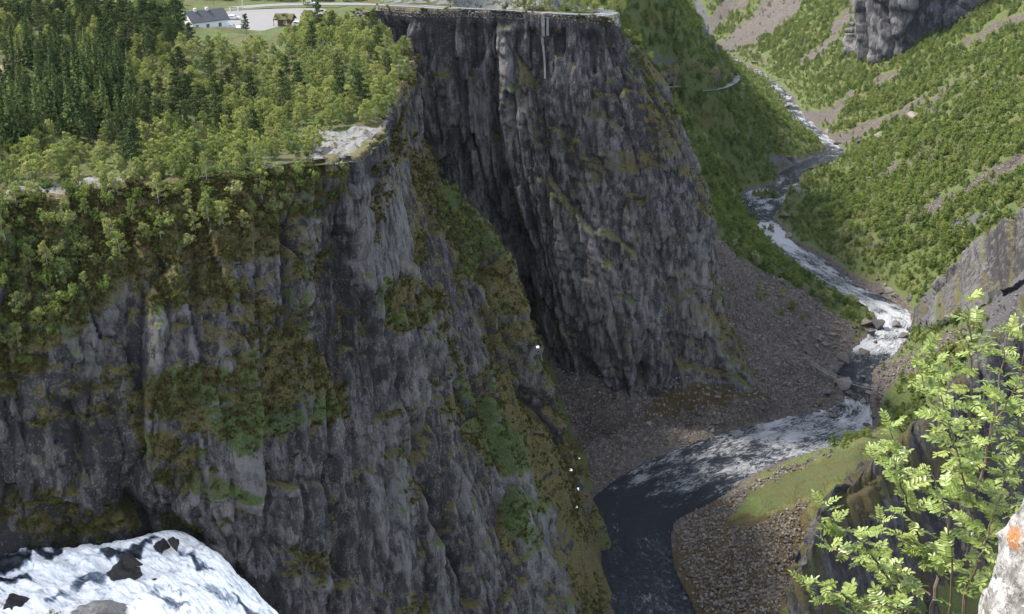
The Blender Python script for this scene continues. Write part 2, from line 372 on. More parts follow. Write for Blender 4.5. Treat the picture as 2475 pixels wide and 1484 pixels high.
# great cliff under the road
C_px = [
 [(905, 22, 440), (905, 200, 438), (905, 400, 436), (905, 600, 434), (905, 800, 432), (905, 1000, 428), (905, 1100, 426)],
 [(1010, 31, 430), (1015, 200, 429), (1030, 400, 429), (1070, 600, 430), (1130, 800, 432), (1180, 960, 430), (1190, 1050, 428)],
 [(1100, 31, 427), (1105, 200, 425), (1120, 400, 425), (1150, 600, 428), (1190, 740, 432), (1230, 860, 430), (1240, 960, 428)],
 [(1185, 33, 424), (1190, 200, 424), (1196, 330, 424), (1218, 480, 427), (1246, 610, 431), (1264, 740, 435), (1280, 860, 436)],
 [(1225, 35, 422), (1230, 200, 419), (1238, 330, 418), (1258, 480, 417), (1282, 610, 418), (1305, 760, 420), (1330, 880, 419)],
 [(1320, 42, 419), (1320, 200, 415), (1330, 400, 411), (1350, 600, 409), (1375, 780, 408), (1405, 880, 408), (1415, 980, 406)],
 [(1400, 45, 417), (1402, 200, 412), (1420, 400, 407), (1450, 600, 403), (1480, 780, 401), (1500, 930, 399), (1505, 1030, 397)],
 [(1462, 48, 417), (1490, 200, 411), (1525, 400, 405), (1555, 600, 401), (1570, 780, 399), (1565, 965, 397), (1565, 1060, 395)],
 [(1485, 60, 421), (1555, 200, 414), (1605, 350, 408), (1640, 560, 404), (1655, 780, 401), (1670, 940, 400), (1680, 1040, 398)],
 [(1497, 75, 427), (1596, 200, 420), (1655, 350, 414), (1718, 530, 409), (1738, 740, 406), (1822, 925, 405), (1850, 1020, 404)],
 [(1495, 78, 445), (1590, 205, 440), (1645, 350, 436), (1700, 530, 432), (1722, 740, 430), (1800, 910, 428), (1820, 1000, 428)],
]
Cc = [col_px(c) for c in C_px]
def wcol(x0, y0, x1, y1, z0=-75, z1=-205, n=7): return [np.array([x0+(x1-x0)*k/(n-1), y0+(y1-y0)*k/(n-1), z0+(z1-z0)*k/(n-1)]) for k in range(n)]
Cc += [wcol(34, 500, 75, 480), wcol(24, 570, 60, 560)]
rimC = [c[0] for c in Cc]
C2 = [rim_back(c, (0 if i < 9 else -7), (7 if i < 9 else 2)) for i, c in enumerate(Cc)]
C_gul = [([(1195, 150), (1198, 330), (1225, 480), (1250, 560), (1270, 700), (1280, 790)], 10, 4.0), ([(1545, 955), (1550, 890)], 12, 9.0),
         ([(1625, 680), (1640, 780), (1650, 880)], 8, 3.0), ([(1100, 150), (1110, 400)], 7, 1.8), ([(1240, 40), (1245, 200)], 6, 1.5), ([(1060, 560), (1150, 700)], 10, 2.0),
         ([(1440, 60), (1460, 220), (1465, 330)], 5, 1.6), ([(1330, 690), (1335, 780)], 6, 2.0)]
C_veg = [([(930, 40), (1470, 45), (1560, 150), (1620, 280), (1560, 260), (1500, 210), (1440, 150), (1300, 140), (1150, 140), (1000, 150)], .12),
         ([(1360, 330), (1460, 210), (1470, 250), (1390, 300)], .7), ([(1330, 340), (1420, 370), (1560, 350), (1630, 390), (1580, 430), (1480, 450), (1380, 420)], .55),
         ([(1500, 470), (1580, 460), (1590, 500), (1520, 510)], .8), ([(1180, 190), (1310, 170), (1320, 220), (1220, 230)], .5), ([(1430, 560), (1560, 570), (1550, 640), (1450, 640)], .35),
         ([(1440, 700), (1540, 730), (1560, 800), (1450, 760)], .35), ([(1000, 180), (1090, 190), (1100, 240), (1010, 230)], .5), ([(1700, 660), (1760, 720), (1830, 930), (1800, 920), (1740, 780)], .5)]
C_lush = [([(1340, 330), (1400, 350), (1390, 380), (1340, 370)], .5), ([(1500, 60), (1600, 180), (1640, 300), (1610, 300), (1560, 200), (1490, 110)], .6)]
C_pale = [([(1330, 130), (1460, 140), (1490, 200), (1400, 220), (1340, 200)], .4), ([(1600, 640), (1720, 660), (1800, 900), (1660, 920)], .45), ([(1460, 330), (1560, 340), (1540, 430), (1470, 400)], .4)]
cliffC, PC, NC, vegC, lushC, uC, vC = cliff(C2, .52, 'cliff', M['cliff'], 307, .72, C_gul, C_veg, C_lush, C_pale, big=.8, clean=True, gain=.08, notch=.7)

# ------------------------------------------------------------------ river line
RV = [((1520, 1640), (1740, 1640), -213.5), ((1480, 1484), (1690, 1484), -214), ((1435, 1380), (1645, 1400), -214.3), ((1420, 1240), (1615, 1320), -214.6), ((1440, 1190), (1640, 1260), -215), ((1510, 1150), (1760, 1180), -215.3),
 ((1700, 1060), (1870, 1125), -216), ((1880, 1010), (2000, 1085), -216.8), ((2000, 988), (2090, 1050), -217.4), ((2042, 965), (2100, 985), -218), ((2020, 910), (2110, 930), -219),
 ((2035, 880), (2112, 893), -219.3), ((2065, 840), (2165, 850), -220.5), ((2115, 790), (2203, 795), -222), ((2100, 740), (2198, 757), -223.5), ((2000, 690), (2130, 720), -225),
 ((1940, 650), (2050, 678), -226.5), ((1880, 600), (1980, 625), -228), ((1850, 575), (1915, 590), -229.5), ((1800, 540), (1890, 558), -231), ((1775, 515), (1872, 525), -232.5), ((1795, 470), (1915, 478), -234),
 ((1878, 440), (1930, 442), -236), ((1885, 420), (1935, 415), -237), ((1930, 397), (1995, 392), -239), ((1985, 368), (2040, 370), -241.5), ((1985, 345), (2025, 350), -244), ((1960, 320), (1995, 325), -247), ((1930, 295), (1968, 300), -250), ((1897, 265), (1935, 265), -254),
 ((1888, 235), (1915, 235), -258), ((1862, 210), (1887, 208), -262), ((1820, 178), (1842, 175), -267), ((1775, 150), (1797, 150), -272), ((1745, 122), (1762, 122), -277), ((1700, 95), (1720, 95), -282)]
RL = np.array([atZ(*l, z) for l, r, z in RV]); RR = np.array([atZ(*r, z) for l, r, z in RV])
def densify(P, k=6):
    return cr_interp(P, [k]*(len(P)-1))
rl = densify(RL); rr = densify(RR); rc = (rl+rr)/2; rw = np.linalg.norm(rr-rl, axis=1)/2

# ------------------------------------------------------------------ valley terrain: thin-plate surface through surveyed points
ctl = []
for l, r in zip(RL, RR): ctl += [l+np.array([0, 0, .4]), r+np.array([0, 0, .4])]
def cpx(u, v, Y): ctl.append(atY(u, v, Y))
for a in [(1288, 785, 433), (1315, 820, 422), (1350, 862, 416), (1430, 990, 396), (1410, 912, 406), (1490, 944, 398), (1560, 970, 394), (1600, 992, 392), (1680, 945, 397), (1820, 928, 404), (1760, 966, 399), (1500, 1080, 385), (1650, 1040, 391), (1900, 950, 412),
          (1725, 580, 470), (1740, 700, 452), (1800, 650, 500), (1850, 720, 480), (1900, 830, 456), (1950, 780, 480), (1980, 880, 436), (1760, 560, 530), (1850, 620, 540),
          (1440, 1150, 358), (1460, 1190, 345),
          # valley side beyond the nose
          (1650, 300, 640), (1550, 100, 720), (1750, 420, 660), (1850, 400, 730), (1700, 195, 790), (1620, 225, 770), (1780, 200, 880), (1690, 20, 930), (1760, 500, 600), (1720, 100, 960), (1800, 195, 980), (1880, 280, 930), (1960, 352, 880), (1560, 0, 800), (1640, 0, 880),
          # right bank near: gravel, grass, spur foot
          (2000, 1120, 346), (1900, 1200, 326), (1750, 1400, 286), (1900, 1350, 288), (1960, 1484, 255), (2100, 1060, 355), (2080, 1150, 325), (1700, 1484, 268), (1850, 1484, 258),
          (2250, 950, 402), (2350, 950, 385), (2180, 900, 428), (2130, 960, 410), (2150, 1020, 378),
          (2300, 680, 478), (2474, 520, 470), (2240, 760, 480), (2474, 700, 404), (2300, 800, 440), (2400, 520, 560), (2600, 450, 480), (2400, 850, 405), (2700, 700, 400)]: cpx(*a)
ctl = [np.array(c) for c in ctl]
# right valley side: rises at about thirty degrees from the river line
for y in (540, 600, 660, 720, 790, 860, 940, 1030, 1130, 1250, 1400, 1550, 1750):
    i = np.argmin(np.abs(rr[:, 1]-y)+np.where(np.arange(len(rr)) < 70, 500, 0)); x0 = max(rr[i, 0], np.interp(y, [540, 900, 1100, 1500, 1800], [190, 265, 270, 270, 270])); z0 = rr[i, 2]
    for off in (70, 150, 260, 420, 700): ctl.append(np.array([x0+off, y-.18*off, z0+.57*off+6]))
for y, z in ((1900, -255), (2200, -230), (2600, -180)):
    for x in (150, 350, 700): ctl.append(np.array([x, y, z+.25*(x-150)]))
for x, y, z in ((-60, 420, -225), (-60, 330, -225), (-20, 460, -205), (-80, 520, -150), (0, 560, -140), (20, 640, -110), (-100, 700, -60), (0, 800, -60), (-100, 1000, 60), (60, 1000, -75), (80, 1200, -120), (150, 1300, -180), (100, 1500, -130), (170, 1500, -230), (0, 1700, 0), (160, 1800, -230),
                (30, 230, -216), (60, 200, -236), (80, 180, -250), (120, 200, -245), (160, 240, -225), (200, 250, -215), (260, 330, -190), (0, 200, -225), (110, 270, -238), (140, 300, -238), (180, 320, -232), (200, 300, -238), (150, 345, -226), (215, 360, -222), (100, 240, -245), (-40, 240, -225), (330, 430, -70), (400, 500, -50)): ctl.append(np.array([x, y, z]))
K = np.array(ctl)
def tps_fit(P, z, lam=.3):
    n = len(P); d = np.linalg.norm(P[:, None]-P[None], axis=-1)/100
    Kk = np.where(d > 0, d*d*np.log(d+1e-12), 0)+lam*np.eye(n)*.01
    T = np.c_[np.ones(n), P/100]; Aa = np.zeros((n+3, n+3)); Aa[:n, :n] = Kk; Aa[:n, n:] = T; Aa[n:, :n] = T.T
    return np.linalg.solve(Aa, np.r_[z, 0, 0, 0])
def tps_eval(P, w, Q):
    out = np.zeros(len(Q))
    for i in range(0, len(Q), 20000):
        q = Q[i:i+20000]; d = np.sqrt(((q[:, None]-P[None])**2).sum(-1))/100
        out[i:i+20000] = np.where(d > 0, d*d*np.log(d+1e-12), 0)@w[:-3]+np.c_[np.ones(len(q)), q/100]@w[-3:]
    return out
tw = tps_fit(K[:, :2], K[:, 2])
def river_near(Q):
    """signed clearance from the bank (negative in the water), river level and station of the closest river point"""
    dist = np.full(len(Q), 1e9); idx = np.zeros(len(Q), int)
    for i in range(0, len(Q), 20000):
        q = Q[i:i+20000]; d = np.sqrt(((q[:, None]-rc[None, :, :2])**2).sum(-1))-rw[None]*.93
        j = d.argmin(1); dist[i:i+20000] = d[np.arange(len(q)), j]; idx[i:i+20000] = j
    return dist, rc[idx, 2], idx
ny, nt = 560, 430
ys = 215*np.exp(np.linspace(0, math.log(2700/215), ny)); th = np.tan(np.radians(np.linspace(-9, 35, nt)))
TX = ys[:, None]*th[None]; TY = ys[:, None]+0*TX
Q = np.stack([TX.ravel(), TY.ravel()], -1)
TZ = tps_eval(K[:, :2], tw, Q)
rd, rz, ri = river_near(Q)
TZ = np.where(rd < 22, np.maximum(TZ, rz+.25), TZ)
far = smooth(15, 120, rd)
rough = (fbm(Q[:, 0]/90, Q[:, 1]/90, 4, 5)*9*far+fbm(Q[:, 0]/14, Q[:, 1]/14, 4, 8)*1.5*smooth(2, 30, rd)+fbm(Q[:, 0]/3.2, Q[:, 1]/3.2, 3, 9)*.5*smooth(0, 6, rd))
TZ = TZ+rough
TZ = np.where(rd < 3, np.minimum(TZ, rz+.5+rd*.35), TZ); TZ = np.where(rd < 0, rz-.6+np.maximum(rd, -3)*.4, TZ)
def ground_z(x, y):
    q = np.array([[x, y]], float)
    i = np.clip(np.searchsorted(ys, y)-1, 0, ny-2); t = x/y; jj = np.searchsorted(th, t)-1
    jj = int(np.clip(jj, 0, nt-2)); Z = TZ.reshape(ny, nt)
    a = (y-ys[i])/(ys[i+1]-ys[i]); b = (t-th[jj])/(th[jj+1]-th[jj])
    return (Z[i, jj]*(1-a)+Z[i+1, jj]*a)*(1-b)+(Z[i, jj+1]*(1-a)+Z[i+1, jj+1]*a)*b
TP = np.c_[Q, TZ]
tu, tv = proj(TP)
# ------------------------------------------------------------------ valley ground cover
SCREE = [([(1712, 545), (1760, 600), (1850, 655), (1930, 690), (2000, 750), (2080, 790), (2060, 850), (2030, 900), (2020, 985), (1870, 1012), (1820, 930), (1740, 740)], 1),
 ([(1270, 740), (1400, 800), (1560, 860), (1830, 850), (2010, 985), (1880, 1012), (1700, 1062), (1500, 1152), (1435, 1190), (1380, 1040)], 1),
 ([(2480, 355), (2480, 405), (2250, 525), (2120, 568), (2200, 510), (2350, 430)], 1), ([(2280, 335), (2270, 352), (2130, 435), (2040, 455), (2150, 400)], .9),
 ([(1860, -20), (1975, -20), (1840, 105), (1730, 135), (1722, 105), (1790, 60)], .9), ([(2060, -20), (2110, -10), (2010, 110), (1960, 160), (1900, 170), (2000, 80)], .8),
 ([(1700, 40), (1770, -10), (1830, -20), (1760, 50), (1710, 80)], .7), ([(1890, 290), (2010, 250), (2060, 215), (2070, 235), (1990, 310), (1960, 330)], .9),
 ([(1990, 330), (2080, 300), (2230, 240), (2350, 170), (2300, 230), (2180, 290), (2060, 350), (2010, 365)], .8),
 ([(2080, 590), (2200, 550), (2230, 560), (2100, 610)], .7), ([(2480, 20), (2480, 60), (2330, 120), (2300, 110)], .8), ([(2100, 200), (2190, 160), (2180, 190), (2110, 225)], .7),
 ([(2130, 880), (2250, 830), (2474, 690), (2474, 720), (2260, 860), (2150, 930), (2120, 1040), (2095, 1045), (2110, 900)], 1),
 ([(1600, 1330), (1640, 1260), (1760, 1180), (2000, 1090), (2100, 1055), (1990, 1110), (1800, 1200), (1740, 1280), (1900, 1230), (1960, 1200), (1900, 1440), (1850, 1600), (1700, 1600)], 1),
 ([(1800, 120), (1830, 110), (1860, 160), (1840, 165)], .8)]
BROWN = [([(1640, 1260), (1900, 1230), (1960, 1300), (1880, 1500), (1700, 1500), (1600, 1350)], .72), ([(1430, 1000), (1500, 960), (1560, 1000), (1640, 1060), (1520, 1130), (1450, 1120)], .42), ([(1570, 950), (1640, 900), (1800, 915), (1830, 955), (1700, 1000), (1560, 1020)], .75), ([(1730, 640), (1770, 720), (1840, 930), (1900, 980), (1800, 960), (1760, 780)], .7),
 ([(1420, 980), (1450, 1000), (1520, 1100), (1500, 1105)], .8), ([(1640, 1260), (1760, 1185), (1800, 1200), (1700, 1280), (1640, 1300)], .7), ([(1870, 1250), (1980, 1200), (1900, 1440), (1840, 1600), (1780, 1600), (1860, 1400)], .7), ([(1300, 850), (1370, 1000), (1430, 1180), (1400, 1180)], .6)]
GREEN = [([(1790, 1190), (1900, 1130), (2130, 1045), (2170, 1055), (2085, 1140), (1950, 1215), (1860, 1235)], 1), ([(1610, 915), (1680, 910), (1690, 925), (1620, 935)], .5), ([(1385, 1085), (1450, 1165), (1430, 1170)], .7)]
SLAB = [([(2205, 790), (2225, 720), (2300, 640), (2480, 490), (2480, 690), (2330, 760), (2240, 800)], 1), ([(2410, 660), (2480, 650), (2480, 1000), (2350, 900)], 1),
        ([(2400, 505), (2300, 530), (2290, 570), (2350, 560)], .5), ([(1620, 160), (1700, 150), (1750, 200), (1740, 222), (1610, 222)], .25), ([(1865, 375), (1930, 385), (1945, 402), (1870, 402)], 1), ([(1530, 120), (1640, 130), (1640, 180), (1560, 170)], .5), ([(1685, -20), (1715, 60), (1735, 110), (1700, 80), (1660, -20)], .8)]
vis = (tu > -100) & (tu < 2700) & (tv > -300) & (tv < 1800)
def maskT(polys, soft, warp, seed): return patch_mask(tu, tv, polys, soft, warp, seed)
scree = maskT(SCREE, 10, 9, 31); brown = maskT(BROWN, 14, 14, 32); green = maskT(GREEN, 12, 8, 33); slab = maskT(SLAB, 6, 7, 34)
bank = 1-smooth(.4, np.where(Q[:, 1] > 560, 2.6, 5.0)+2*vn(Q[:, 0]/20, Q[:, 1]/20, 3), rd)
# steeper ground shows more stone: extra talus streaks down the right side
fall = Q[:, 1]+.18*Q[:, 0]
st = vn(fall/16, Q[:, 0]/180, 77)+.6*vn(fall/6, Q[:, 0]/90, 78)
scree = np.maximum(scree, np.where(Q[:, 0] > 190, smooth(.92, 1.15, st)*.8*smooth(10, 30, rd)*(Q[:, 1] > 600), 0))
scree = np.maximum(scree, bank)
TZ2 = TZ+slab*2.0*facet(Q[:, 0]/7, Q[:, 1]/9, 41)[0]*.35
TP = np.c_[Q, TZ2]

def ground_mat():
    t = NT('valley_ground'); g = t.new('ShaderNodeNewGeometry'); P = g.outputs['Position']
    n1 = t.noise(P, .06, 4, .6); n2 = t.noise(P, .8, 6, .7); n3 = t.noise(P, 4.0, 4, .7)
    grass = t.mix(n2, (.045, .064, .018), (.105, .130, .038))
    grass = t.mix(t.step(n1, .45, .65), grass, t.mix(n2, (.060, .060, .018), (.12, .115, .038)))
    v = t.new('ShaderNodeTexVoronoi'); v.inputs['Scale'].default_value = .75; t.L(P, v.inputs['Vector'])
    v2 = t.new('ShaderNodeTexVoronoi'); v2.inputs['Scale'].default_value = 2.3; t.L(P, v2.inputs['Vector'])
    sp = t.new('ShaderNodeSeparateColor'); t.L(v.outputs['Color'], sp.inputs[0]); sp2 = t.new('ShaderNodeSeparateColor'); t.L(v2.outputs['Color'], sp2.inputs[0])
    k = t.math('ADD', t.math('MULTIPLY', sp.outputs[0], .5), t.math('MULTIPLY', sp2.outputs[1], .5))
    stone = t.mix(k, (.048, .040, .034), (.145, .122, .105))
    edge = t.math('SUBTRACT', 1.0, t.step(t.vor(P, .75, 'DISTANCE_TO_EDGE'), 0, .12))
    stone = t.mix(t.math('MULTIPLY', edge, .55), stone, (.014, .013, .014))
    stone = t.mix(t.math('MULTIPLY', t.step(t.noise(P, .25, 5, .7), .52, .66), .5), stone, (.045, .037, .014))
    br = t.mix(n2, (.035, .026, .011), (.085, .062, .024)); gr = t.mix(n2, (.040, .050, .017), (.080, .094, .032))
    sl = t.mix(t.noise(t.map(P, (.25, .25, .08), (0, .6, 0)), 1.0, 6, .7), (.035, .034, .037), (.12, .115, .12))
    jit = t.math('MULTIPLY', t.math('SUBTRACT', t.noise(P, .35, 6, .75), .5), 1.1)
    f = lambda a, lo=.35, hi=.6: t.step(t.math('ADD', t.attr(a), jit), lo, hi)
    col = t.mix(f('scree'), grass, stone); col = t.mix(f('brown', .4, .75), col, br); gr = t.mix(t.step(t.noise(P, .16, 5, .7), .42, .62), gr, t.mix(n2, (.045, .042, .014), (.09, .085, .028))); col = t.mix(f('green', .4, .95), col, gr); col = t.mix(f('slab', .3, .5), col, sl)
    nz = t.new('ShaderNodeSeparateXYZ'); t.L(g.outputs['True Normal'], nz.inputs[0])
    h = t.math('ADD', t.math('MULTIPLY', k, 1.0), t.math('ADD', t.math('MULTIPLY', edge, -.8), n3))
    return t.fin(col, .92, t.bump(h, .8, .7), .2)
M['ground'] = ground_mat()
terr = tag(link('terrain', np_mesh('terrain', TP, grid_faces(ny, nt)[:, ::-1], False, {'scree': scree, 'brown': brown, 'green': green, 'slab': slab}), M['ground']), kind='structure')

# ------------------------------------------------------------------ river
def water_mat(name, base=(.016, .022, .036)):
    t = NT(name); uv = t.attr('flow', 'Vector'); foam = t.attr('foam')
    a = t.noise(t.map(uv, (.22, .55, 1)), 1.0, 6, .68, 1.2); b = t.noise(t.map(uv, (.8, 1.6, 1)), 1.0, 5, .7, .8); c = t.noise(t.map(uv, (.05, .10, 1)), 1.0, 3, .6)
    x = t.math('ADD', t.math('MULTIPLY', a, .62), t.math('ADD', t.math('MULTIPLY', b, .30), t.math('MULTIPLY', c, .35)))
    x = t.math('ADD', x, t.math('MULTIPLY', t.math('SUBTRACT', foam, .44), .75))
    f = t.step(x, .66, .90)
    col = t.mix(f, base, t.mix(b, (.40, .42, .45), (.72, .72, .70)))
    rough = t.math('ADD', .07, t.math('MULTIPLY', f, .6))
    h = t.math('ADD', t.math('ADD', t.math('MULTIPLY', a, .6), t.math('MULTIPLY', t.noise(t.map(uv, (.5, .9, 1)), 1.0, 5, .78), 1.6)), t.math('MULTIPLY', f, .5))
    return t.fin(col, rough, t.bump(h, 1.0, 4.0), .8)
M['water'] = water_mat('river_water')
nac = 64; rl2 = densify(RL, 26); rr2 = densify(RR, 26)
tt = np.linspace(-.12, 1.12, nac)
RP = rl2[:, None]*(1-tt)[None, :, None]+rr2[:, None]*tt[None, :, None]
cen = (rl2+rr2)/2; sa = np.concatenate([[0], np.cumsum(np.linalg.norm(cen[1:]-cen[:-1], axis=1))])
wd = np.linalg.norm(rr2-rl2, axis=1)
flow = np.stack([sa[:, None]+0*tt[None], (tt[None]-.5)*wd[:, None], 0*sa[:, None]+0*tt[None]], -1)
foam_st = np.interp(np.linspace(0, len(RV)-1, len(sa)), np.arange(len(RV)), [.30, .36, .40, .34, .36, .50, .60, .62, .70, .62, .12, .25, .70, .78, .72, .55, .56, .55, .80, .85, .35, .62, .5, .36, .34, .42, .58, .58, .56, .56, .56, .56, .55, .55, .55, .5])
foamv = foam_st[:, None]+.12*vn(flow[..., 0]/9, flow[..., 1]/6, 91)
RP[..., 2] += .10*fbm(flow[..., 0]/1.6, flow[..., 1]/1.2, 2, 93)+.25*foamv*fbm(flow[..., 0]/3, flow[..., 1]/2.2, 3, 92)
river = tag(link('river', np_mesh('river', RP.reshape(-1, 3), grid_faces(len(sa), nac)[:, ::-1], True, {'flow': flow.reshape(-1, 3), 'foam': foamv.ravel()}), M['water']), kind='structure')

# ------------------------------------------------------------------ plateau above the gorge
ra, na = CLIFF_RIM['cliff100']; rcm, ncm = CLIFF_RIM['cliff307']
rim = np.vstack([[[-420, 150, -65]], ra[::5], rcm[:int(ncm[:9].sum())+1:4]])
hp = rim[:, :2]
border = np.vstack([hp, [[40, 450], [34, 500], [24, 580], [10, 900], [-700, 900], [-700, 120]]])
gx = np.concatenate([np.arange(-560, -200, 4.0), np.arange(-200, 60, 1.3)]); gy = np.concatenate([np.arange(130, 480, 1.3), np.arange(480, 900, 5.0)])
PX, PY = np.meshgrid(gx, gy, indexing='ij'); qx = PX.ravel().copy(); qy = PY.ravel().copy()
ins = inpoly(qx, qy, [tuple(p) for p in border])
rdst = seg_dist(qx, qy, [tuple(p) for p in hp]); sgn = np.where(ins, rdst, -rdst)
rimw = np.zeros(len(qx)); rimz = np.zeros(len(qx))
for p in rim: w = 1/((qx-p[0])**2+(qy-p[1])**2+4)**1.5; rimw += w; rimz += w*p[2]
rimz /= rimw
def plat_core(x, y):
    b = fbm(x/70, y/70, 3, 201)*4.0+fbm(x/16, y/16, 3, 202)*1.1
    return -65+b
lotm = smooth(-6, 12, -np.maximum(np.abs(qx-(-70))-52, np.abs(qy-413)-33))        # level ground of the car park
roadm = smooth(16, 8, seg_dist(qx, qy, [(-200, 470), (-108, 452), (-60, 447), (13, 424), (38, 424)]))
roadm = np.maximum(roadm, smooth(14, 6, np.hypot(qx-28, qy-430)))
k = smooth(0, 22, sgn); pz = rimz*(1-k)+plat_core(qx, qy)*k
pz = pz+k*fbm(qx/5, qy/5, 3, 203)*.5+.15*fbm(qx/2, qy/2, 2, 204)
fl = np.maximum(lotm, roadm); pz = pz*(1-fl)+(-65.3)*fl
hill = smooth(0, 60, (qy-472)-.12*(qx+120))*45*smooth(-40, -100, qx)+smooth(450, 466, qy+np.where(qx > -45, (qx+45)*.30, 0)-8*vn(qx/14, qy/14, 5))*28*smooth(-62, -40, qx)*smooth(22, 8, qx)
hill = hill+smooth(480, 700, qy)*60
pz = pz+hill
pu, pv = proj(np.c_[qx, qy, pz])
BARE = [([(690, 335), (740, 318), (800, 322), (860, 305), (945, 300), (948, 328), (880, 342), (860, 385), (800, 402), (735, 385), (770, 352), (695, 352)], 1), ([(935, 150), (1000, 148), (1005, 165), (960, 168)], 1), ([(15, 462), (180, 440), (320, 425), (325, 445), (200, 470), (180, 480), (10, 490)], .9),
        ([(860, 222), (905, 220), (910, 235), (865, 235)], .9), ([(150, 400), (200, 420), (260, 430), (240, 440), (170, 425)], .6), ([(390, 280), (420, 275), (420, 288)], .7), ([(740, 205), (780, 203), (780, 212)], .7), ([(520, 200), (570, 190), (575, 200)], .6), ([(155, 340), (200, 335), (200, 360), (160, 360)], .6)]
bare = patch_mask(pu, pv, BARE, 6, 6, 55)
bf, be = facet(qx/4.5+qy/9, qy/3.2, 66, 1.4)
pz = pz+smooth(.3, .8, bare)*(.85*bf-.5*np.exp(-be/.1)+.3)
# the sheet ends on the rim line itself
dr_ = np.array(densify(rim, 6)); out_i = np.where((sgn < 0) & (sgn > -2.6))[0]
for c0 in range(0, len(out_i), 4000):
    ii = out_i[c0:c0+4000]; dd_ = (qx[ii, None]-dr_[None, :, 0])**2+(qy[ii, None]-dr_[None, :, 1])**2; jj = dd_.argmin(1)
    qx[ii] = dr_[jj, 0]+.25*(qx[ii]-dr_[jj, 0]); qy[ii] = dr_[jj, 1]+.25*(qy[ii]-dr_[jj, 1]); pz[ii] = dr_[jj, 2]-.25
ok = (sgn > -2.6).reshape(PX.shape)
F = grid_faces(*PX.shape); keep = ok.ravel()[F].all(1); F = F[keep]
bare = patch_mask(pu, pv, BARE, 6, 6, 55)
meadow = patch_mask(pu, pv, [([(-50, 140), (60, 140), (30, 180), (-50, 200)], 1), ([(60, 10), (330, 5), (330, 30), (60, 30)], 1)], 8, 6, 57)
F_me = np_mesh('plateau', np.c_[qx, qy, pz], F[:, ::-1] if False else F, False, {'bare': bare, 'meadow': meadow})
def plateau_mat():
    t = NT('plateau_ground'); g = t.new('ShaderNodeNewGeometry'); P = g.outputs['Position']
    nz = t.new('ShaderNodeSeparateXYZ'); t.L(g.outputs['True Normal'], nz.inputs[0])
    n1 = t.noise(P, .12, 4, .6); n2 = t.noise(P, 1.2, 6, .7)
    heath = t.mix(n2, (.028, .032, .010), (.085, .075, .026)); heath = t.mix(t.step(n1, .4, .6), heath, t.mix(n2, (.03, .045, .012), (.07, .10, .03)))
    heath = t.mix(t.attr('meadow'), heath, t.mix(n2, (.12, .09, .05), (.20, .155, .095)))
    rk = t.mix(t.noise(P, .8, 6, .75), (.06, .058, .058), (.24, .232, .228)); rk = t.mix(t.math('MULTIPLY', t.step(t.noise(t.map(P, (.5, .5, .12)), 1, 6, .7), .5, .62), .55), rk, (.06, .06, .065))
    rk = t.mix(t.step(t.noise(P, .45, 5, .75), .52, .58), rk, (.04, .046, .015))
    b = t.step(t.math('ADD', t.attr('bare'), t.math('MULTIPLY', t.math('SUBTRACT', t.noise(P, .5, 5, .7), .5), .9)), .4, .55)
    b = t.math('MAXIMUM', b, t.step(nz.outputs[2], .80, .62))
    col = t.mix(b, heath, rk)
    return t.fin(col, .9, t.bump(t.noise(P, 1.5, 6, .75), .9, .7), .2)
M['plateau'] = plateau_mat()
plat = tag(link('plateau', F_me, M['plateau']), kind='structure')
PZ = pz.reshape(PX.shape); SG = sgn.reshape(PX.shape); BR = bare.reshape(PX.shape)
def plat_z(x, y):
    i = int(np.clip(np.searchsorted(gx, x)-1, 0, len(gx)-2)); j = int(np.clip(np.searchsorted(gy, y)-1, 0, len(gy)-2))
    a = (x-gx[i])/(gx[i+1]-gx[i]); b = (y-gy[j])/(gy[j+1]-gy[j])
    return (PZ[i, j]*(1-a)+PZ[i+1, j]*a)*(1-b)+(PZ[i, j+1]*(1-a)+PZ[i+1, j+1]*a)*b
# ------------------------------------------------------------------ trees
def leaf_mat(name, cols, trans=.35, tint=(1, 1, 1), rough=.6):
    t = NT(name); oi = t.new('ShaderNodeObjectInfo'); g = t.new('ShaderNodeNewGeometry')
    c = t.ramp(oi.outputs['Random'], cols)
    n = t.noise(g.outputs['Position'], .9, 3, .6)
    d = t.new('ShaderNodeHueSaturation'); t.L(c, d.inputs['Color']); t.L(t.math('ADD', .55, t.math('MULTIPLY', n, .9)), d.inputs['Value'])
    t.L(t.math('ADD', .485, t.math('MULTIPLY', t.noise(g.outputs['Position'], .35, 2), .03)), d.inputs['Hue'])
    di = t.new('ShaderNodeBsdfDiffuse'); tr = t.new('ShaderNodeBsdfTranslucent'); mx = t.new('ShaderNodeMixShader'); mx.inputs[0].default_value = trans
    t.L(d.outputs[0], di.inputs[0]); t.L(d.outputs[0], tr.inputs[0]); t.L(di.outputs[0], mx.inputs[1]); t.L(tr.outputs[0], mx.inputs[2]); t.L(mx.outputs[0], t.out.inputs[0])
    t.n.remove(t.b)
    return t.m
M['birch_leaf'] = leaf_mat('birch_leaf', [(0, (.105, .135, .040)), (.3, (.150, .182, .050)), (.65, (.19, .215, .058)), (1, (.225, .235, .078))], .4)
M['far_leaf'] = leaf_mat('far_leaf', [(0, (.072, .108, .030)), (.4, (.122, .162, .042)), (.8, (.175, .212, .054)), (.94, (.20, .225, .075)), (1, (.25, .265, .16))], .5)
M['spruce_needle'] = leaf_mat('spruce_needle', [(0, (.033, .049, .020)), (.5, (.055, .076, .026)), (1, (.085, .105, .036))], .1)
M['pine_needle'] = leaf_mat('pine_needle', [(0, (.033, .047, .020)), (.5, (.048, .066, .025)), (1, (.075, .09, .033))], .12)
M['shrub_leaf'] = leaf_mat('shrub_leaf', [(0, (.065, .095, .025)), (.5, (.11, .14, .035)), (1, (.17, .18, .07))], .3)
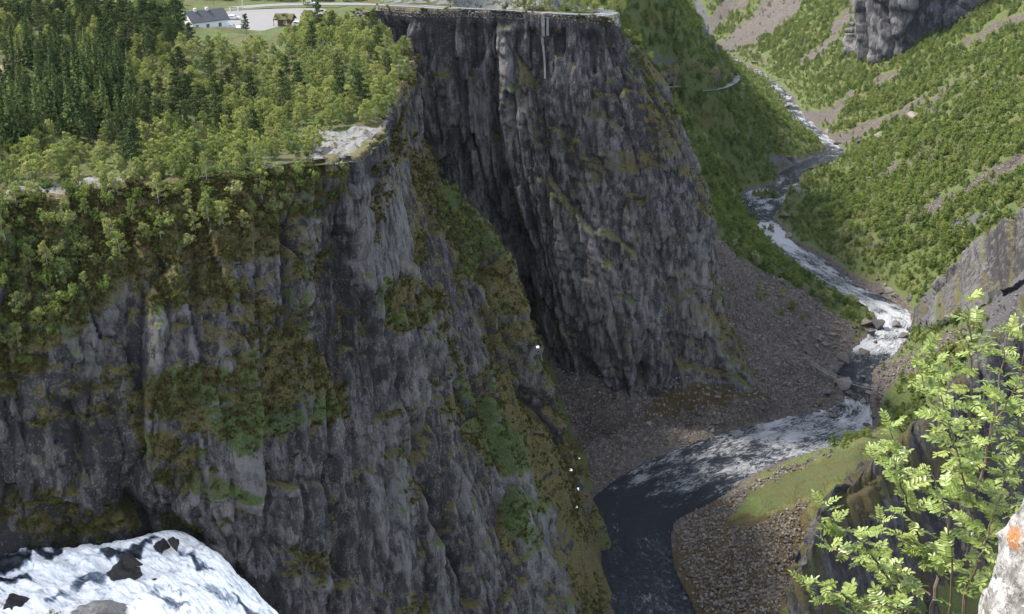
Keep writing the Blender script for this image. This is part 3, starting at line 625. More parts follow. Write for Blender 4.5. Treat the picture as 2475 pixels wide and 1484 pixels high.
M['tuft'] = leaf_mat('tuft', [(0, (.038, .034, .013)), (.35, (.062, .053, .018)), (.7, (.048, .060, .019)), (1, (.095, .075, .030))], .2)
M['birch_bark'] = plain('birch_bark', (.30, .28, .26), .8, .35, 3)
M['pine_bark'] = plain('pine_bark', (.10, .075, .06), .9, .3, 3)
M['dead_wood'] = plain('dead_wood', (.42, .40, .38), .8, .2, 4)

def leaves(cent, size, out, rng, bias=.6, aspect=1.0):
    """one four-sided leaf spray per centre, facing roughly outwards"""
    n = len(cent); N = rng.normal(size=(n, 3)); N /= np.linalg.norm(N, axis=1, keepdims=True)
    o = out/(np.linalg.norm(out, axis=1, keepdims=True)+1e-6); N = N*(1-bias)+o*bias; N /= np.linalg.norm(N, axis=1, keepdims=True)+1e-6
    R = rng.normal(size=(n, 3)); X = np.cross(N, R); X /= np.linalg.norm(X, axis=1, keepdims=True)+1e-6; Y = np.cross(N, X)
    s = size[:, None]; V = np.stack([cent-X*s, cent-Y*s*.62*aspect+N*s*.15, cent+X*s, cent+Y*s*.62*aspect+N*s*.15], 1)
    return V.reshape(-1, 3), np.arange(4*n).reshape(n, 4)
def crown_mesh(name, clus, per, lsz, rng, bias=.55, flat=.8):
    C = []; O = []; Sz = []
    for (c, r) in clus:
        d = rng.normal(size=(per, 3)); d /= np.linalg.norm(d, axis=1, keepdims=True); rad = r*(.35+.65*rng.random(per)**.5)
        p = d*rad[:, None]; p[:, 2] *= flat; C.append(c+p); O.append(d+np.array([0, 0, .35])); Sz.append(rng.uniform(lsz*.6, lsz*1.3, per))
    V, F = leaves(np.concatenate(C), np.concatenate(Sz), np.concatenate(O), rng, bias)
    return np_mesh(name, V, F)
def birch(seed, H=6.5, far=False, wide=1.0):
    rng = np.random.default_rng(seed); mb = MB(); clus = []
    lean = rng.normal(size=2)*.35
    stems = 1 if rng.random() < .6 else 2
    for s_ in range(stems):
        ln = lean+rng.normal(size=2)*(.5 if stems > 1 else .1); h = H*(1 if s_ == 0 else .85)
        pts = [(0, 0, -.4), (ln[0]*.2, ln[1]*.2, h*.3), (ln[0]*.6, ln[1]*.6, h*.62), (ln[0], ln[1], h*.93)]
        mb.tube(pts, [.10*H/6.5, .08*H/6.5, .05*H/6.5, .015], 5)
        nb = 15 if not far else 7
        for k in range(nb):
            f = .22+.74*(k+rng.random()*.6)/nb; a = k*2.4+rng.random()*1.2; reach = wide*H*(.30*(1-(f-.42)**2*2.6))*rng.uniform(.65, 1.1)*(1 if stems == 1 else .8)
            b0 = np.array([ln[0]*f, ln[1]*f, h*(f-.08)]); b1 = b0+np.array([cos(a)*reach, sin(a)*reach, h*.10*rng.uniform(.3, 1.3)])
            if not far: mb.tube([b0, (b0+b1)/2+np.array([0, 0, .1]), b1], [.03, .02, .008], 3, False)
            r = H*(rng.uniform(.06, .105) if not far else rng.uniform(.10, .16))
            clus += [(b1, r), (b0*.4+b1*.6+rng.normal(size=3)*.25, r*.9)]
        clus.append((np.array([ln[0], ln[1], h*.95]), H*.08))
    per = int((34 if not far else 16)*(1 if stems == 1 else .62))
    return mb.mesh('trunk'), crown_mesh('crown', clus, per, .205*H/6.5 if not far else .40*H/6.5, rng)
def spruce(seed, H=13):
    rng = np.random.default_rng(seed); mb = MB(); mb.tube([(0, 0, -.5), (0, 0, H*.5), (0, 0, H*.98)], [.16, .10, .015], 6)
    C = []; O = []; Sz = []; lv = 26
    for k in range(lv):
        f = .06+.94*k/lv; R = (1-f)**1.0*H*.21*rng.uniform(.8, 1.15)+.12; nb = int(8+6*(1-f))
        for b in range(nb):
            a = rng.random()*2*pi; rr_ = R*rng.uniform(.7, 1.12)
            for q in np.linspace(.25, 1, max(2, int(4*(1-f)+2))):
                C.append((cos(a)*rr_*q, sin(a)*rr_*q, H*f-rr_*q*.30+rng.normal()*.08)); O.append((cos(a)*.5, sin(a)*.5, .8)); Sz.append(rng.uniform(.24, .42)*(1.25-.5*f))
    V, F = leaves(np.array(C), np.array(Sz), np.array(O), rng, .62)
    return mb.mesh('trunk'), np_mesh('crown', V, F)
def pine(seed, H=9.5):
    rng = np.random.default_rng(seed); mb = MB(); ln = rng.normal(size=2)*.4
    pts = [(0, 0, -.5), (ln[0]*.3, ln[1]*.3, H*.35), (ln[0]*.7, ln[1]*.7, H*.7), (ln[0], ln[1], H*.97)]
    mb.tube(pts, [.17, .13, .08, .02], 6); clus = []
    nb = 22
    for k in range(nb):
        f = .30+.68*k/nb; a = k*2.4+rng.random(); reach = H*.24*(1.08-f)**.6*rng.uniform(.5, 1.1)
        b0 = np.array([ln[0]*f, ln[1]*f, H*f*.97]); b1 = b0+np.array([cos(a)*reach, sin(a)*reach, reach*.12*rng.normal()+.1])
        mb.tube([b0, b1], [.04, .012], 3, False)
        clus += [(b1, H*.062*rng.uniform(.8, 1.3)), (b0*.45+b1*.55, H*.055)]
    return mb.mesh('trunk'), crown_mesh('crown', clus, 26, .23, rng, .5, .55)
def shrub(seed, H=2.4):
    rng = np.random.default_rng(seed); mb = MB(); clus = []
    for k in range(6):
        a = k*1.05+rng.random(); rch = H*rng.uniform(.15, .5); top = np.array([cos(a)*rch, sin(a)*rch, H*rng.uniform(.45, .95)])
        mb.tube([(0, 0, -.2), top*.5+np.array([0, 0, .1]), top], [.035, .025, .008], 3, False)
        clus += [(top, H*.2), (top*.7, H*.22), (top*.45+rng.normal(size=3)*.15, H*.2)]
    return mb.mesh('stem'), crown_mesh('crown', clus, 26, .17, rng)
def tuft(seed):
    rng = np.random.default_rng(seed); clus = [(np.array([rng.normal()*.5, rng.normal()*.5, .10]), rng.uniform(.28, .5)) for k in range(4)]
    return crown_mesh('tuft', clus, 16, .22, rng, .5, .45)
PROTO = {
 'birch': [birch(400+i, wide=rng_) for i, rng_ in enumerate((1.0, 1.15, .85, 1.05, .95, 1.2))],
 'spruce': [spruce(500+i) for i in range(3)], 'pine': [pine(520+i) for i in range(4)], 'shrub': [shrub(540+i) for i in range(4)]}
FAR = [birch(600+i, far=True, wide=w)[1] for i, w in enumerate((1.0, 1.25, .9, 1.15))]
LEAFM = {'birch': ('birch_bark', 'birch_leaf'), 'spruce': ('pine_bark', 'spruce_needle'), 'pine': ('pine_bark', 'pine_needle'), 'shrub': ('pine_bark', 'shrub_leaf')}
for k_, lst in PROTO.items():
    for a_, b_ in lst: a_.materials.append(M[LEAFM[k_][0]]); b_.materials.append(M[LEAFM[k_][1]])
for m_ in FAR: m_.materials.append(M['far_leaf'])
TUFT = [tuft(700+i) for i in range(3)]
for m_ in TUFT: m_.materials.append(M['tuft'])
TNAME = {'birch': ('birch_tree', 'trunk', 'tree'), 'spruce': ('spruce_tree', 'trunk', 'tree'), 'pine': ('pine_tree', 'trunk', 'tree'), 'shrub': ('shrub', 'stem', 'shrub')}
def plant(kind, p, sc, label, group, rng=random):
    tr, cr = rng.choice(PROTO[kind]); nm = TNAME[kind]
    e = empty(nm[0], tuple(p), rng.random()*6.28, sc); e.rotation_euler[0] = rng.gauss(0, .04); e.rotation_euler[1] = rng.gauss(0, .04)
    e.scale = (sc*rng.uniform(.88, 1.12), sc*rng.uniform(.88, 1.12), sc)
    link(nm[1], tr, None, e); link('crown', cr, None, e)
    return tag(e, label, nm[2], group)
def scatter(name, label, pts, scl, sources, seed, tilt=.06):
    """one mass of uncountable growth: instances on points"""
    rng = np.random.default_rng(seed); pts = np.asarray(pts, np.float32); n = len(pts)
    me = bpy.data.meshes.new(name); me.vertices.add(n); me.vertices.foreach_set('co', pts.ravel())
    def at(nm, typ, arr, fld): a = me.attributes.new(nm, typ, 'POINT'); a.data.foreach_set(fld, np.ascontiguousarray(arr, np.int32 if typ == 'INT' else np.float32).ravel())
    at('rot', 'FLOAT_VECTOR', np.c_[rng.normal(size=n)*tilt, rng.normal(size=n)*tilt, rng.random(n)*6.28], 'vector'); at('scl', 'FLOAT', scl, 'value'); at('var', 'INT', rng.integers(0, len(sources), n), 'value')
    o = bpy.data.objects.new(name, me); COL.objects.link(o)
    ng = bpy.data.node_groups.new(name, 'GeometryNodeTree'); ng.interface.new_socket('Geometry', in_out='INPUT', socket_type='NodeSocketGeometry'); ng.interface.new_socket('Geometry', in_out='OUTPUT', socket_type='NodeSocketGeometry')
    gi = ng.nodes.new('NodeGroupInput'); go = ng.nodes.new('NodeGroupOutput'); jn = ng.nodes.new('GeometryNodeJoinGeometry')
    def na(nm, t): x = ng.nodes.new('GeometryNodeInputNamedAttribute'); x.data_type = t; x.inputs[0].default_value = nm; return x.outputs[0]
    e2r = ng.nodes.new('FunctionNodeEulerToRotation'); ng.links.new(na('rot', 'FLOAT_VECTOR'), e2r.inputs[0])
    for i, src in enumerate(sources):
        ip = ng.nodes.new('GeometryNodeInstanceOnPoints'); ng.links.new(gi.outputs[0], ip.inputs['Points'])
        cm = ng.nodes.new('FunctionNodeCompare'); cm.data_type = 'INT'; cm.operation = 'EQUAL'; ng.links.new(na('var', 'INT'), cm.inputs[2]); cm.inputs[3].default_value = i
        ng.links.new(cm.outputs[0], ip.inputs['Selection'])
        jj = ng.nodes.new('GeometryNodeJoinGeometry')
        for ob in src:
            oi = ng.nodes.new('GeometryNodeObjectInfo'); oi.transform_space = 'ORIGINAL'; oi.inputs[0].default_value = ob; oi.inputs[1].default_value = False
            ng.links.new(oi.outputs['Geometry'], jj.inputs[0])
        ng.links.new(jj.outputs[0], ip.inputs['Instance']); ng.links.new(e2r.outputs[0], ip.inputs['Rotation']); ng.links.new(na('scl', 'FLOAT'), ip.inputs['Scale'])
        ng.links.new(ip.outputs[0], jn.inputs[0])
    ng.links.new(jn.outputs[0], go.inputs[0]); md = o.modifiers.new('scatter', 'NODES'); md.node_group = ng
    return tag(o, label, kind='stuff')

# plateau wood: jittered rows, kind chosen by where the photograph shows it
random.seed(21); rg = np.random.default_rng(77)
SPRUCE_Z = [(-60, 130), (180, 140), (330, 200), (335, 330), (180, 350), (-60, 370)]
PINE_Z = [(-60, 45), (330, 55), (560, 70), (600, 110), (420, 130), (330, 190), (-60, 150)]
PINE_Z2 = [(200, 290), (400, 190), (560, 180), (560, 320), (330, 400), (220, 420)]
LOT = [(-124, 392), (-18, 404), (-20, 446), (-124, 440)]
def clear_of_road(x, y):
    return seg_dist(np.array([x]), np.array([y]), [(-220, 474), (-108, 452), (-60, 449), (13, 424), (38, 424)])[0] > 7
cand = []
for x in np.arange(-300, 45, 3.5):
    for y in np.arange(190, 520, 3.5):
        px = x+rg.uniform(-1.6, 1.6); py = y+rg.uniform(-1.6, 1.6)
        i = int(np.searchsorted(gx, px)-1); j = int(np.searchsorted(gy, py)-1)
        if SG[i, j] < 1.2 or BR[i, j] > .45: continue
        z = plat_z(px, py); u, v = proj(np.array([px, py, z]))
        if u < -120 or v < -60 or v > 700: continue
        if not clear_of_road(px, py): continue
        if inpoly(np.array([px]), np.array([py]), LOT)[0]: continue
        if inpoly(np.array([u]), np.array([v]), [(445, 10), (560, 5), (722, 5), (728, 92), (665, 122), (590, 140), (540, 124), (445, 118)])[0]: continue
        if py > 440 and px > -58: continue
        if inpoly(np.array([u]), np.array([v]), [(-60, 150), (50, 150), (20, 200), (-60, 210)])[0] or inpoly(np.array([u]), np.array([v]), [(60, 8), (330, 5), (330, 28), (60, 28)])[0]: continue
        r = rg.random()
        if inpoly(np.array([u]), np.array([v]), SPRUCE_Z)[0]: kind = 'spruce' if r < .36 else ('pine' if r < .44 else ('birch' if r < .52 else None))
        elif inpoly(np.array([u]), np.array([v]), PINE_Z)[0]: kind = 'pine' if r < .40 else ('birch' if r < .85 else None)
        elif inpoly(np.array([u]), np.array([v]), PINE_Z2)[0]: kind = 'pine' if r < .25 else ('birch' if r < .75 else None)
        else: kind = 'pine' if r < .05 else ('birch' if r < .76 else 'shrub' if r < .88 else None)
        if kind is None: continue
        if SG[i, j] < 4 and kind != 'birch': kind = 'shrub'
        cand.append((kind, px, py, z, float(u), float(v)))
PLAB = {'birch': ('light green birch in the dense plateau wood above the gorge rim', 'birches in the plateau wood'), 'spruce': ('tall dark spruce in the conifer stand at the left edge of the plateau', 'spruces of the conifer stand'),
        'pine': ('dark green pine standing among the birches on the plateau', 'pines in the plateau wood'), 'shrub': ('low leafy shrub on the plateau among birches', 'shrubs on the plateau')}
MARKS = [((830, 345), 'beside the pale rock slab at the rim'), ((500, 85), 'in front of the white house'), ((690, 75), 'in front of the log cabin'), ((180, 450), 'above the pale rock strip at the left rim'), ((960, 190), 'along the rim nearest the road cliff'), ((140, 260), 'around the bleached dead trunk'), ((600, 180), 'in the middle of the plateau wood'),
         ((480, 380), 'near the rim left of the pale rock slab'), ((300, 120), 'in the dark upper left of the plateau wood'), ((820, 120), 'right of the cabin towards the road'), ((20, 380), 'at the left picture edge above the rim'), ((330, 330), 'below the conifer stand'), ((60, 60), 'in the upper left corner of the picture')]
def where(u, v): return min(MARKS, key=lambda m: (m[0][0]-u)**2+((m[0][1]-v)*1.6)**2)[1]
def size_word(sc, lo, hi): return 'small' if sc < lo else ('tall' if sc > hi else 'medium')
LOOK = {'birch': 'light green birch', 'spruce': 'dark conical spruce', 'pine': 'dark green pine', 'shrub': 'leafy shrub'}
rest = {k_: [] for k_ in PROTO}; cnt = {k_: 0 for k_ in PROTO}; srcs = {k_: [] for k_ in PROTO}
cand.sort(key=lambda c: c[2])
lim = {'birch': 215, 'spruce': 300, 'pine': 290, 'shrub': 60}
for kind, x, y, z, u, v in cand:
    sc = {'birch': random.uniform(.5, 1.0), 'spruce': random.uniform(.6, 1.2), 'pine': random.uniform(.65, 1.2), 'shrub': random.uniform(.6, 1.2)}[kind]
    if cnt[kind] < lim[kind] and u > -60:
        cnt[kind] += 1; plant(kind, (x, y, z), sc, '%s %s %s' % (size_word(sc, .72, .9), LOOK[kind], where(u, v)), PLAB[kind][1])
    else: rest[kind].append((x, y, z, sc))
q_ = atZ(598, 108, -65); plant('pine', (q_[0], q_[1], plat_z(q_[0], q_[1])), .72, 'lone dark pine standing up in front of the gravel car park', 'pines in the plateau wood')
# birches and shrubs rooted on the broken slope below the rim
TOPZ = [(-60, 480), (60, 470), (300, 440), (700, 395), (850, 400), (835, 500), (700, 540), (560, 560), (440, 610), (270, 640), (250, 720), (150, 830), (60, 900), (-60, 960)]
fl_idx = np.where((vegA > .25) & inpoly(uA, vA, TOPZ))
ns = len(fl_idx[0]); used = []
for t_ in range(30000):
    a = rg.integers(0, ns); i, j = fl_idx[0][a], fl_idx[1][a]; p = PA[i, j]
    if 690 < uA[i, j] < 880 and vA[i, j] < 425: continue
    if rg.random() > math.exp(-max(0, (-64-p[2]))/16): continue
    if any((p[0]-q[0])**2+(p[1]-q[1])**2+(p[2]-q[2])**2 < 2.5**2 for q in used): continue
    used.append(p)
    if len(used) >= 125: break
nb_ = 0
SMARKS = [((40, 560), 'at the left picture edge, on the slope under the rim'), ((60, 760), 'low on the mossy slope at the left picture edge'), ((230, 620), 'on the stony slope under the pale rock strip'), ((400, 520), 'on the slope below the left wood edge'), ((560, 500), 'on the slope left of the dark vertical cleft'), ((760, 450), 'hanging on the slope under the pale rock slab')]
def swhere(u, v): return min(SMARKS, key=lambda m: (m[0][0]-u)**2+(m[0][1]-v)**2)[1]
for p in used:
    u, v = proj(p)
    if random.random() < .4:
        nb_ += 1; sc = random.uniform(.5, .95); plant('birch', p-np.array([0, 0, .2]), sc, '%s pale birch %s' % (size_word(sc, .65, .8), swhere(u, v)), 'birches on the slope below the rim')
    else: sc = random.uniform(.8, 1.6); plant('shrub', p-np.array([0, 0, .1]), sc, '%s green shrub %s' % ('little' if sc < 1.1 else 'broad', swhere(u, v)), 'shrubs on the slope below the rim')
GMARKS = [((1120, 560), 'on the ridge beside the black cleft'), ((1180, 1020), 'on the lower flank of the ridge'), ((620, 1050), 'at the lower edge of the big mossy ledge'), ((800, 960), 'on the right end of the big mossy ledge'), ((730, 760), 'in the vertical gully of the wall'), ((930, 720), 'on the ledge under the pale slab face'), ((1240, 1250), 'on the green strip near the river corner'), ((80, 900), 'at the left picture edge of the wall')]
def mark(u, v, marks): return min(marks, key=lambda m: (m[0][0]-u)**2+(m[0][1]-v)**2)[1]
# bushes on the mossy ledges and gullies of the wall
def on_cliff(P_, mask, n, gap, rng):
    ii = np.where(mask); out = []
    if not len(ii[0]): return out
    for t_ in range(n*12):
        a = rng.integers(0, len(ii[0])); p = P_[ii[0][a], ii[1][a]]
        if any(((p-q)**2).sum() < gap*gap for q in out): continue
        out.append(p)
        if len(out) >= n: break
    return out
for p in on_cliff(PA, (lushA > .45) & ~inpoly(uA, vA, TOPZ) & (uA > 0) & (vA < 1500), 105, 2.0, rg):
    u, v = proj(p); sc = random.uniform(.5, 1.05)
    plant('shrub', p, sc, '%s green bush %s' % (('tiny', 'small', 'broad')[min(2, int((sc-.5)*5.4))], mark(u, v, GMARKS)), 'bushes on the gorge wall')
for p in on_cliff(PC, (lushC > .3) & (uC < 1660), 36, 2.5, rg):
    plant('shrub', p, random.uniform(.8, 1.5), 'pale green bush along the right shoulder of the cliff under the road', 'bushes on the shoulder of the road cliff')
trees = [o for o in COL.objects if o.type == 'EMPTY' and o.get('category') == 'tree']
def parts_of(name, k): return [list(o.children) for o in COL.objects if o.name.startswith(name)][:k]
def distinct(name, k):
    seen = {}; 
    for o in COL.objects:
        if o.name.split('.')[0] == name and len(o.children) == 2: seen.setdefault(o.children[0].data.name, list(o.children))
    return list(seen.values())[:k]
BPARTS = distinct('birch_tree', 6); SPARTS = distinct('shrub', 4)
rest_b = rest['birch']+rest['pine']
if rest_b: scatter('birch_wood', 'light green birch wood covering the far part of the plateau', [r[:3] for r in rest_b], [r[3] for r in rest_b], BPARTS, 3)
if rest['shrub']: scatter('undergrowth', 'low leafy undergrowth between the plateau birches', [r[:3] for r in rest['shrub']], [r[3] for r in rest['shrub']], SPARTS, 4)
# moss and grass tufts
tp_pts = []; tp_s = []
for P_, m_, n_ in ((PA, vegA, 13000), (PC, vegC, 3000)):
    nrm = normals(P_); ii = np.where((m_ > .3) & (np.abs(nrm[..., 2]) > .30)); a = rg.integers(0, len(ii[0]), n_)
    tp_pts.append(P_[ii[0][a], ii[1][a]]); tp_s.append(rg.uniform(.5, 1.25, n_))
tuft_src = []
for i, m_ in enumerate(TUFT):
    c = atY((620, 470, 1180)[i], (1040, 1045, 620)[i], (194, 198, 306)[i]); d = ((PA-c)**2).sum(-1); q = np.unravel_index(d.argmin(), d.shape)
    o = tag(link('heather_tuft', m_), ('olive heather tuft on the ledge below the big mossy patch', 'olive heather tuft above the brown grass bank', 'olive heather tuft on the ridge beside the cleft')[i], 'plant'); o.location = PA[q]; tuft_src.append([o])
scatter('heather', 'olive and brown heather and grass on the ledges of the cliffs', np.concatenate(tp_pts), np.concatenate(tp_s), tuft_src, 6, .5)

# woods on the valley sides
far_src = []
for i, m_ in enumerate(FAR):
    u_, v_, Y_ = ((1745, 480, 600), (1830, 470, 690), (1860, 610, 520), (2050, 560, 640))[i]
    p = atY(u_, v_, Y_); e = empty('birch_tree', (p[0], p[1], ground_z(p[0], p[1])), i)
    link('trunk', PROTO['birch'][0][0], None, e); c = link('crown', m_, None, e); far_src.append([c])
    tag(e, ('birch on the riverside left of the small island', 'birch at the upper end of the small wooded island', 'birch at the top edge of the long stone slope', 'birch on the sunny bank across the river from the stone slope')[i], 'tree')
WOODK = 1-np.clip(np.maximum.reduce([scree, slab*1.2, green, brown]), 0, 1)
WK = WOODK.reshape(ny, nt); RD = rd.reshape(ny, nt)
ar = np.zeros((ny, nt)); ar[:-1, :-1] = (ys[1:]-ys[:-1])[:, None]*(TX[:-1, 1:]-TX[:-1, :-1])
U_ = tu.reshape(ny, nt); V_ = tv.reshape(ny, nt)
dens = np.interp(TY, [480, 800, 1300, 2000], [1/5.5, 1/6.5, 1/9., 1/15.])
clump = .55+.6*smooth(-.5, .5, fbm(TX/26, TY/26, 3, 301))
wt = ar*dens*clump*np.where(WK > .6, 1.0, .04)*(RD > 1.5)*(U_ > 1440)*(U_ < 2620)*(V_ > -60)*(V_ < 1120)
wt *= np.where((U_ < 1740) & (V_ > 560), 0, 1)*np.where((TY < 470) & (U_ < 2000), 0, 1)
wt *= np.where((TY < 440), .5, 1)
wt *= seg_dist(U_, V_, [(1600, 219), (1650, 224), (1700, 226), (1745, 219), (1768, 208), (1780, 198), (1776, 188)]) > np.where(V_ > 224, 16, 7)
nw = int(wt.sum()); pr = (wt/wt.sum()).ravel(); ids = rg.choice(len(pr), nw, p=pr)
ia, ja = np.unravel_index(ids, (ny, nt)); ia = np.minimum(ia, ny-2); ja = np.minimum(ja, nt-2); f1 = rg.random(nw); f2 = rg.random(nw)
yy = ys[ia]*(1-f1)+ys[ia+1]*f1; tn = th[ja]*(1-f2)+th[ja+1]*f2; Zg = TZ2.reshape(ny, nt)
zz_ = Zg[ia, ja]*(1-f1)*(1-f2)+Zg[ia+1, ja]*f1*(1-f2)+Zg[ia, ja+1]*(1-f1)*f2+Zg[ia+1, ja+1]*f1*f2
sc_ = np.clip(rg.lognormal(-.5, .34, nw), .25, 1.3)*np.clip(.55+RD[ia, ja]/70, .55, 1)
isl_c = (atZ(1815, 478, -234)+atZ(1885, 468, -235))/2; extra = []
for k in range(46):
    a = rg.random()*6.28; r_ = rg.random()**.5; extra.append((isl_c[0]+cos(a)*r_*9.5, isl_c[1]+sin(a)*r_*9, isl_c[2]+.6))
ga = atZ(1860, 552, -230); 
for k in range(16): extra.append((ga[0]+rg.normal()*3.5-4, ga[1]+rg.normal()*6, ga[2]+.3))
ph = np.linspace(0, 2*pi, 25)[:-1]; rr3 = np.array([0, .5, .85, 1.05]); IV = np.array([[isl_c[0]+cos(a)*r_*11*(1+.15*sin(3*a)), isl_c[1]+sin(a)*r_*10.5, isl_c[2]+1.1*(1-r_**2)-.1] for r_ in rr3 for a in ph])
IF = np.array([(k*24+i, k*24+(i+1) % 24, (k+1)*24+(i+1) % 24, (k+1)*24+i) for k in range(3) for i in range(24)]); nI = len(IV)
tag(link('island', np_mesh('island', IV, IF, True, {'scree': np.full(nI, .5), 'brown': np.zeros(nI), 'green': np.zeros(nI), 'slab': np.zeros(nI)}), M['ground']), kind='structure')
ex = np.array(extra); yy = np.r_[yy, ex[:, 1]]; tn = np.r_[tn, ex[:, 0]/ex[:, 1]]; zz_ = np.r_[zz_, ex[:, 2]]; sc_ = np.r_[sc_, rg.uniform(.3, .55, len(ex))]
scatter('hillside_wood', 'green deciduous wood covering both sides of the valley', np.c_[yy*tn, yy, zz_-.5*sc_], sc_, far_src, 8)
print('trees', cnt, len(rest_b), 'slope', len(used), 'far', nw)
# ------------------------------------------------------------------ spur and ground on the near right, waterfall head
SP_top = [((1885, 1720, 240), (1893, 1480, 256)), ((1950, 1330, 268), (1935, 1385, 262)), ((2000, 1195, 296), (1985, 1232, 284)), ((2095, 1115, 322), (2083, 1145, 306)), ((2150, 1065, 340), (2140, 1090, 324)), ((2225, 1020, 354), (2215, 1045, 338)), ((2300, 940, 370), (2300, 965, 352)), ((2370, 840, 390), (2380, 865, 368)), ((2450, 740, 402), (2460, 765, 380)), ((2600, 640, 412), (2620, 665, 388))]
jr = np.random.default_rng(3)
SP_top = [tuple((np.array(x_, float)+(y_ if k_ == 1 else 0)) for k_, x_ in enumerate(pr2)) for pr2 in [q_ for i_ in range(len(SP_top)-1) for q_ in (SP_top[i_], tuple(tuple((np.array(SP_top[i_][k_])+np.array(SP_top[i_+1][k_]))/2) for k_ in (0, 1)))]+[SP_top[-1]] for y_ in [np.array([jr.normal()*6, jr.normal()*9, jr.normal()*3])]]
SP_px = [[tuple(a_), tuple(b_), (b_[0]+25, b_[1]+110, b_[2]-9), (b_[0]+60, b_[1]+280, b_[2]-22), (b_[0]+110, b_[1]+600, b_[2]-48)] for a_, b_ in SP_top]
spur = [col_px(c) for c in SP_px]
spur = [[c[0]+np.array([0, 10, -26])]+c for c in spur]
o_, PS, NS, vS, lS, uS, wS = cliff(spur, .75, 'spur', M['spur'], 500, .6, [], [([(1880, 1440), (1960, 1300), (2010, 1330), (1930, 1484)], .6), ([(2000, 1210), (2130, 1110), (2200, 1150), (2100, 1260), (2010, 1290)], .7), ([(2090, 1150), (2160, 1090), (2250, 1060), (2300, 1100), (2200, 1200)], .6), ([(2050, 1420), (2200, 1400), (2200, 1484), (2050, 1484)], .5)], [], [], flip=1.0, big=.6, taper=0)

# the torrent just above the falls
Wc = [(-260, [(1372, -124.0), (1430, -124.0), (1520, -124.2), (1640, -124.6)]), (-60, [(1352, -124.4), (1420, -124.4), (1520, -124.6), (1640, -125.0)]), (100, [(1336, -124.8), (1400, -124.9), (1500, -125.2), (1640, -125.6)]),
      (230, [(1316, -125.0), (1385, -125.3), (1490, -125.9), (1640, -126.6)]), (330, [(1302, -125.2), (1370, -126.0), (1480, -127.2), (1640, -128.5)]), (415, [(1284, -125.8), (1365, -127.3), (1480, -129.4), (1640, -132)]),
      (490, [(1318, -128.0), (1390, -129.8), (1490, -132.6), (1640, -137)]), (560, [(1385, -131.5), (1430, -133.0), (1520, -136.8), (1640, -142)]), (640, [(1470, -137.5), (1500, -138.5), (1570, -143), (1660, -149)]), (720, [(1560, -145), (1585, -147), (1640, -152), (1720, -158)])]
wctl = [[atZ(u, v, z) for v, z in rows] for u, rows in Wc]
wctl = [[c[0]+np.array([1.0, 3.0, -3.0])]+c for c in wctl]
WG, _c, _r = loft(wctl, .30); nwc, nwr, _ = WG.shape; us, vs_ = proj(WG)
fx = WG[..., 0]; fy = WG[..., 1]
WG[..., 2] += 1.0*fbm((fx*.93-fy*.37)/5.5, (fx*.37+fy*.93)/2.6, 4, 401)*smooth(1280, 1340, vs_)+.22*np.abs(fbm(fx/1.1, fy/1.1, 3, 402))
darkw = patch_mask(us, vs_, [([(-60, 1345), (60, 1330), (160, 1325), (150, 1345), (60, 1362), (-60, 1400)], 1), ([(-60, 1395), (60, 1388), (110, 1405), (-10, 1425), (-60, 1425)], .9), ([(240, 1325), (330, 1312), (400, 1300), (330, 1350), (270, 1350), (230, 1345)], .95), ([(500, 1330), (545, 1380), (620, 1470), (660, 1500), (560, 1400)], .2), ([(480, 1400), (560, 1440), (570, 1470), (500, 1450)], .3), ([(400, 1415), (440, 1425), (445, 1440)], .6), ([(425, 1322), (480, 1340), (530, 1405), (490, 1385)], .75), ([(540, 1415), (600, 1460), (650, 1500), (575, 1470)], .75), ([(170, 1395), (240, 1385), (265, 1408), (190, 1420)], .55), ([(340, 1410), (420, 1440), (480, 1484), (400, 1460)], .5), ([(90, 1440), (160, 1430), (170, 1450), (100, 1460)], .45)], 10, 12, 61)
def torrent_mat():
    t = NT('torrent_water'); uv = t.attr('flow', 'Vector'); dk = t.attr('dark')
    a = t.noise(t.map(uv, (.22, .62, .3)), 1.0, 8, .74, 1.8); b = t.noise(t.map(uv, (1.1, 2.4, 1)), 1.0, 6, .78, 1.0)
    x = t.math('ADD', t.math('MULTIPLY', a, .75), t.math('MULTIPLY', b, .35)); x = t.math('SUBTRACT', x, t.math('MULTIPLY', dk, .42))
    col = t.ramp(x, [(.18, (.010, .012, .016)), (.36, (.09, .11, .14)), (.46, (.36, .38, .41)), (.54, (.72, .70, .66)), (.66, (.92, .885, .825))])
    return t.fin(col, t.math('ADD', .2, t.math('MULTIPLY', t.step(x, .3, .5), .6)), t.bump(a, .5, .8), .3)
M['torrent'] = torrent_mat()
tor = tag(link('waterfall', np_mesh('waterfall', WG.reshape(-1, 3), grid_faces(nwc, nwr), True, {'flow': np.stack([fx*.93-fy*.37, fx*.37+fy*.93, WG[..., 2]*.5], -1).reshape(-1, 3), 'dark': darkw.ravel()}), M['torrent']), kind='structure')

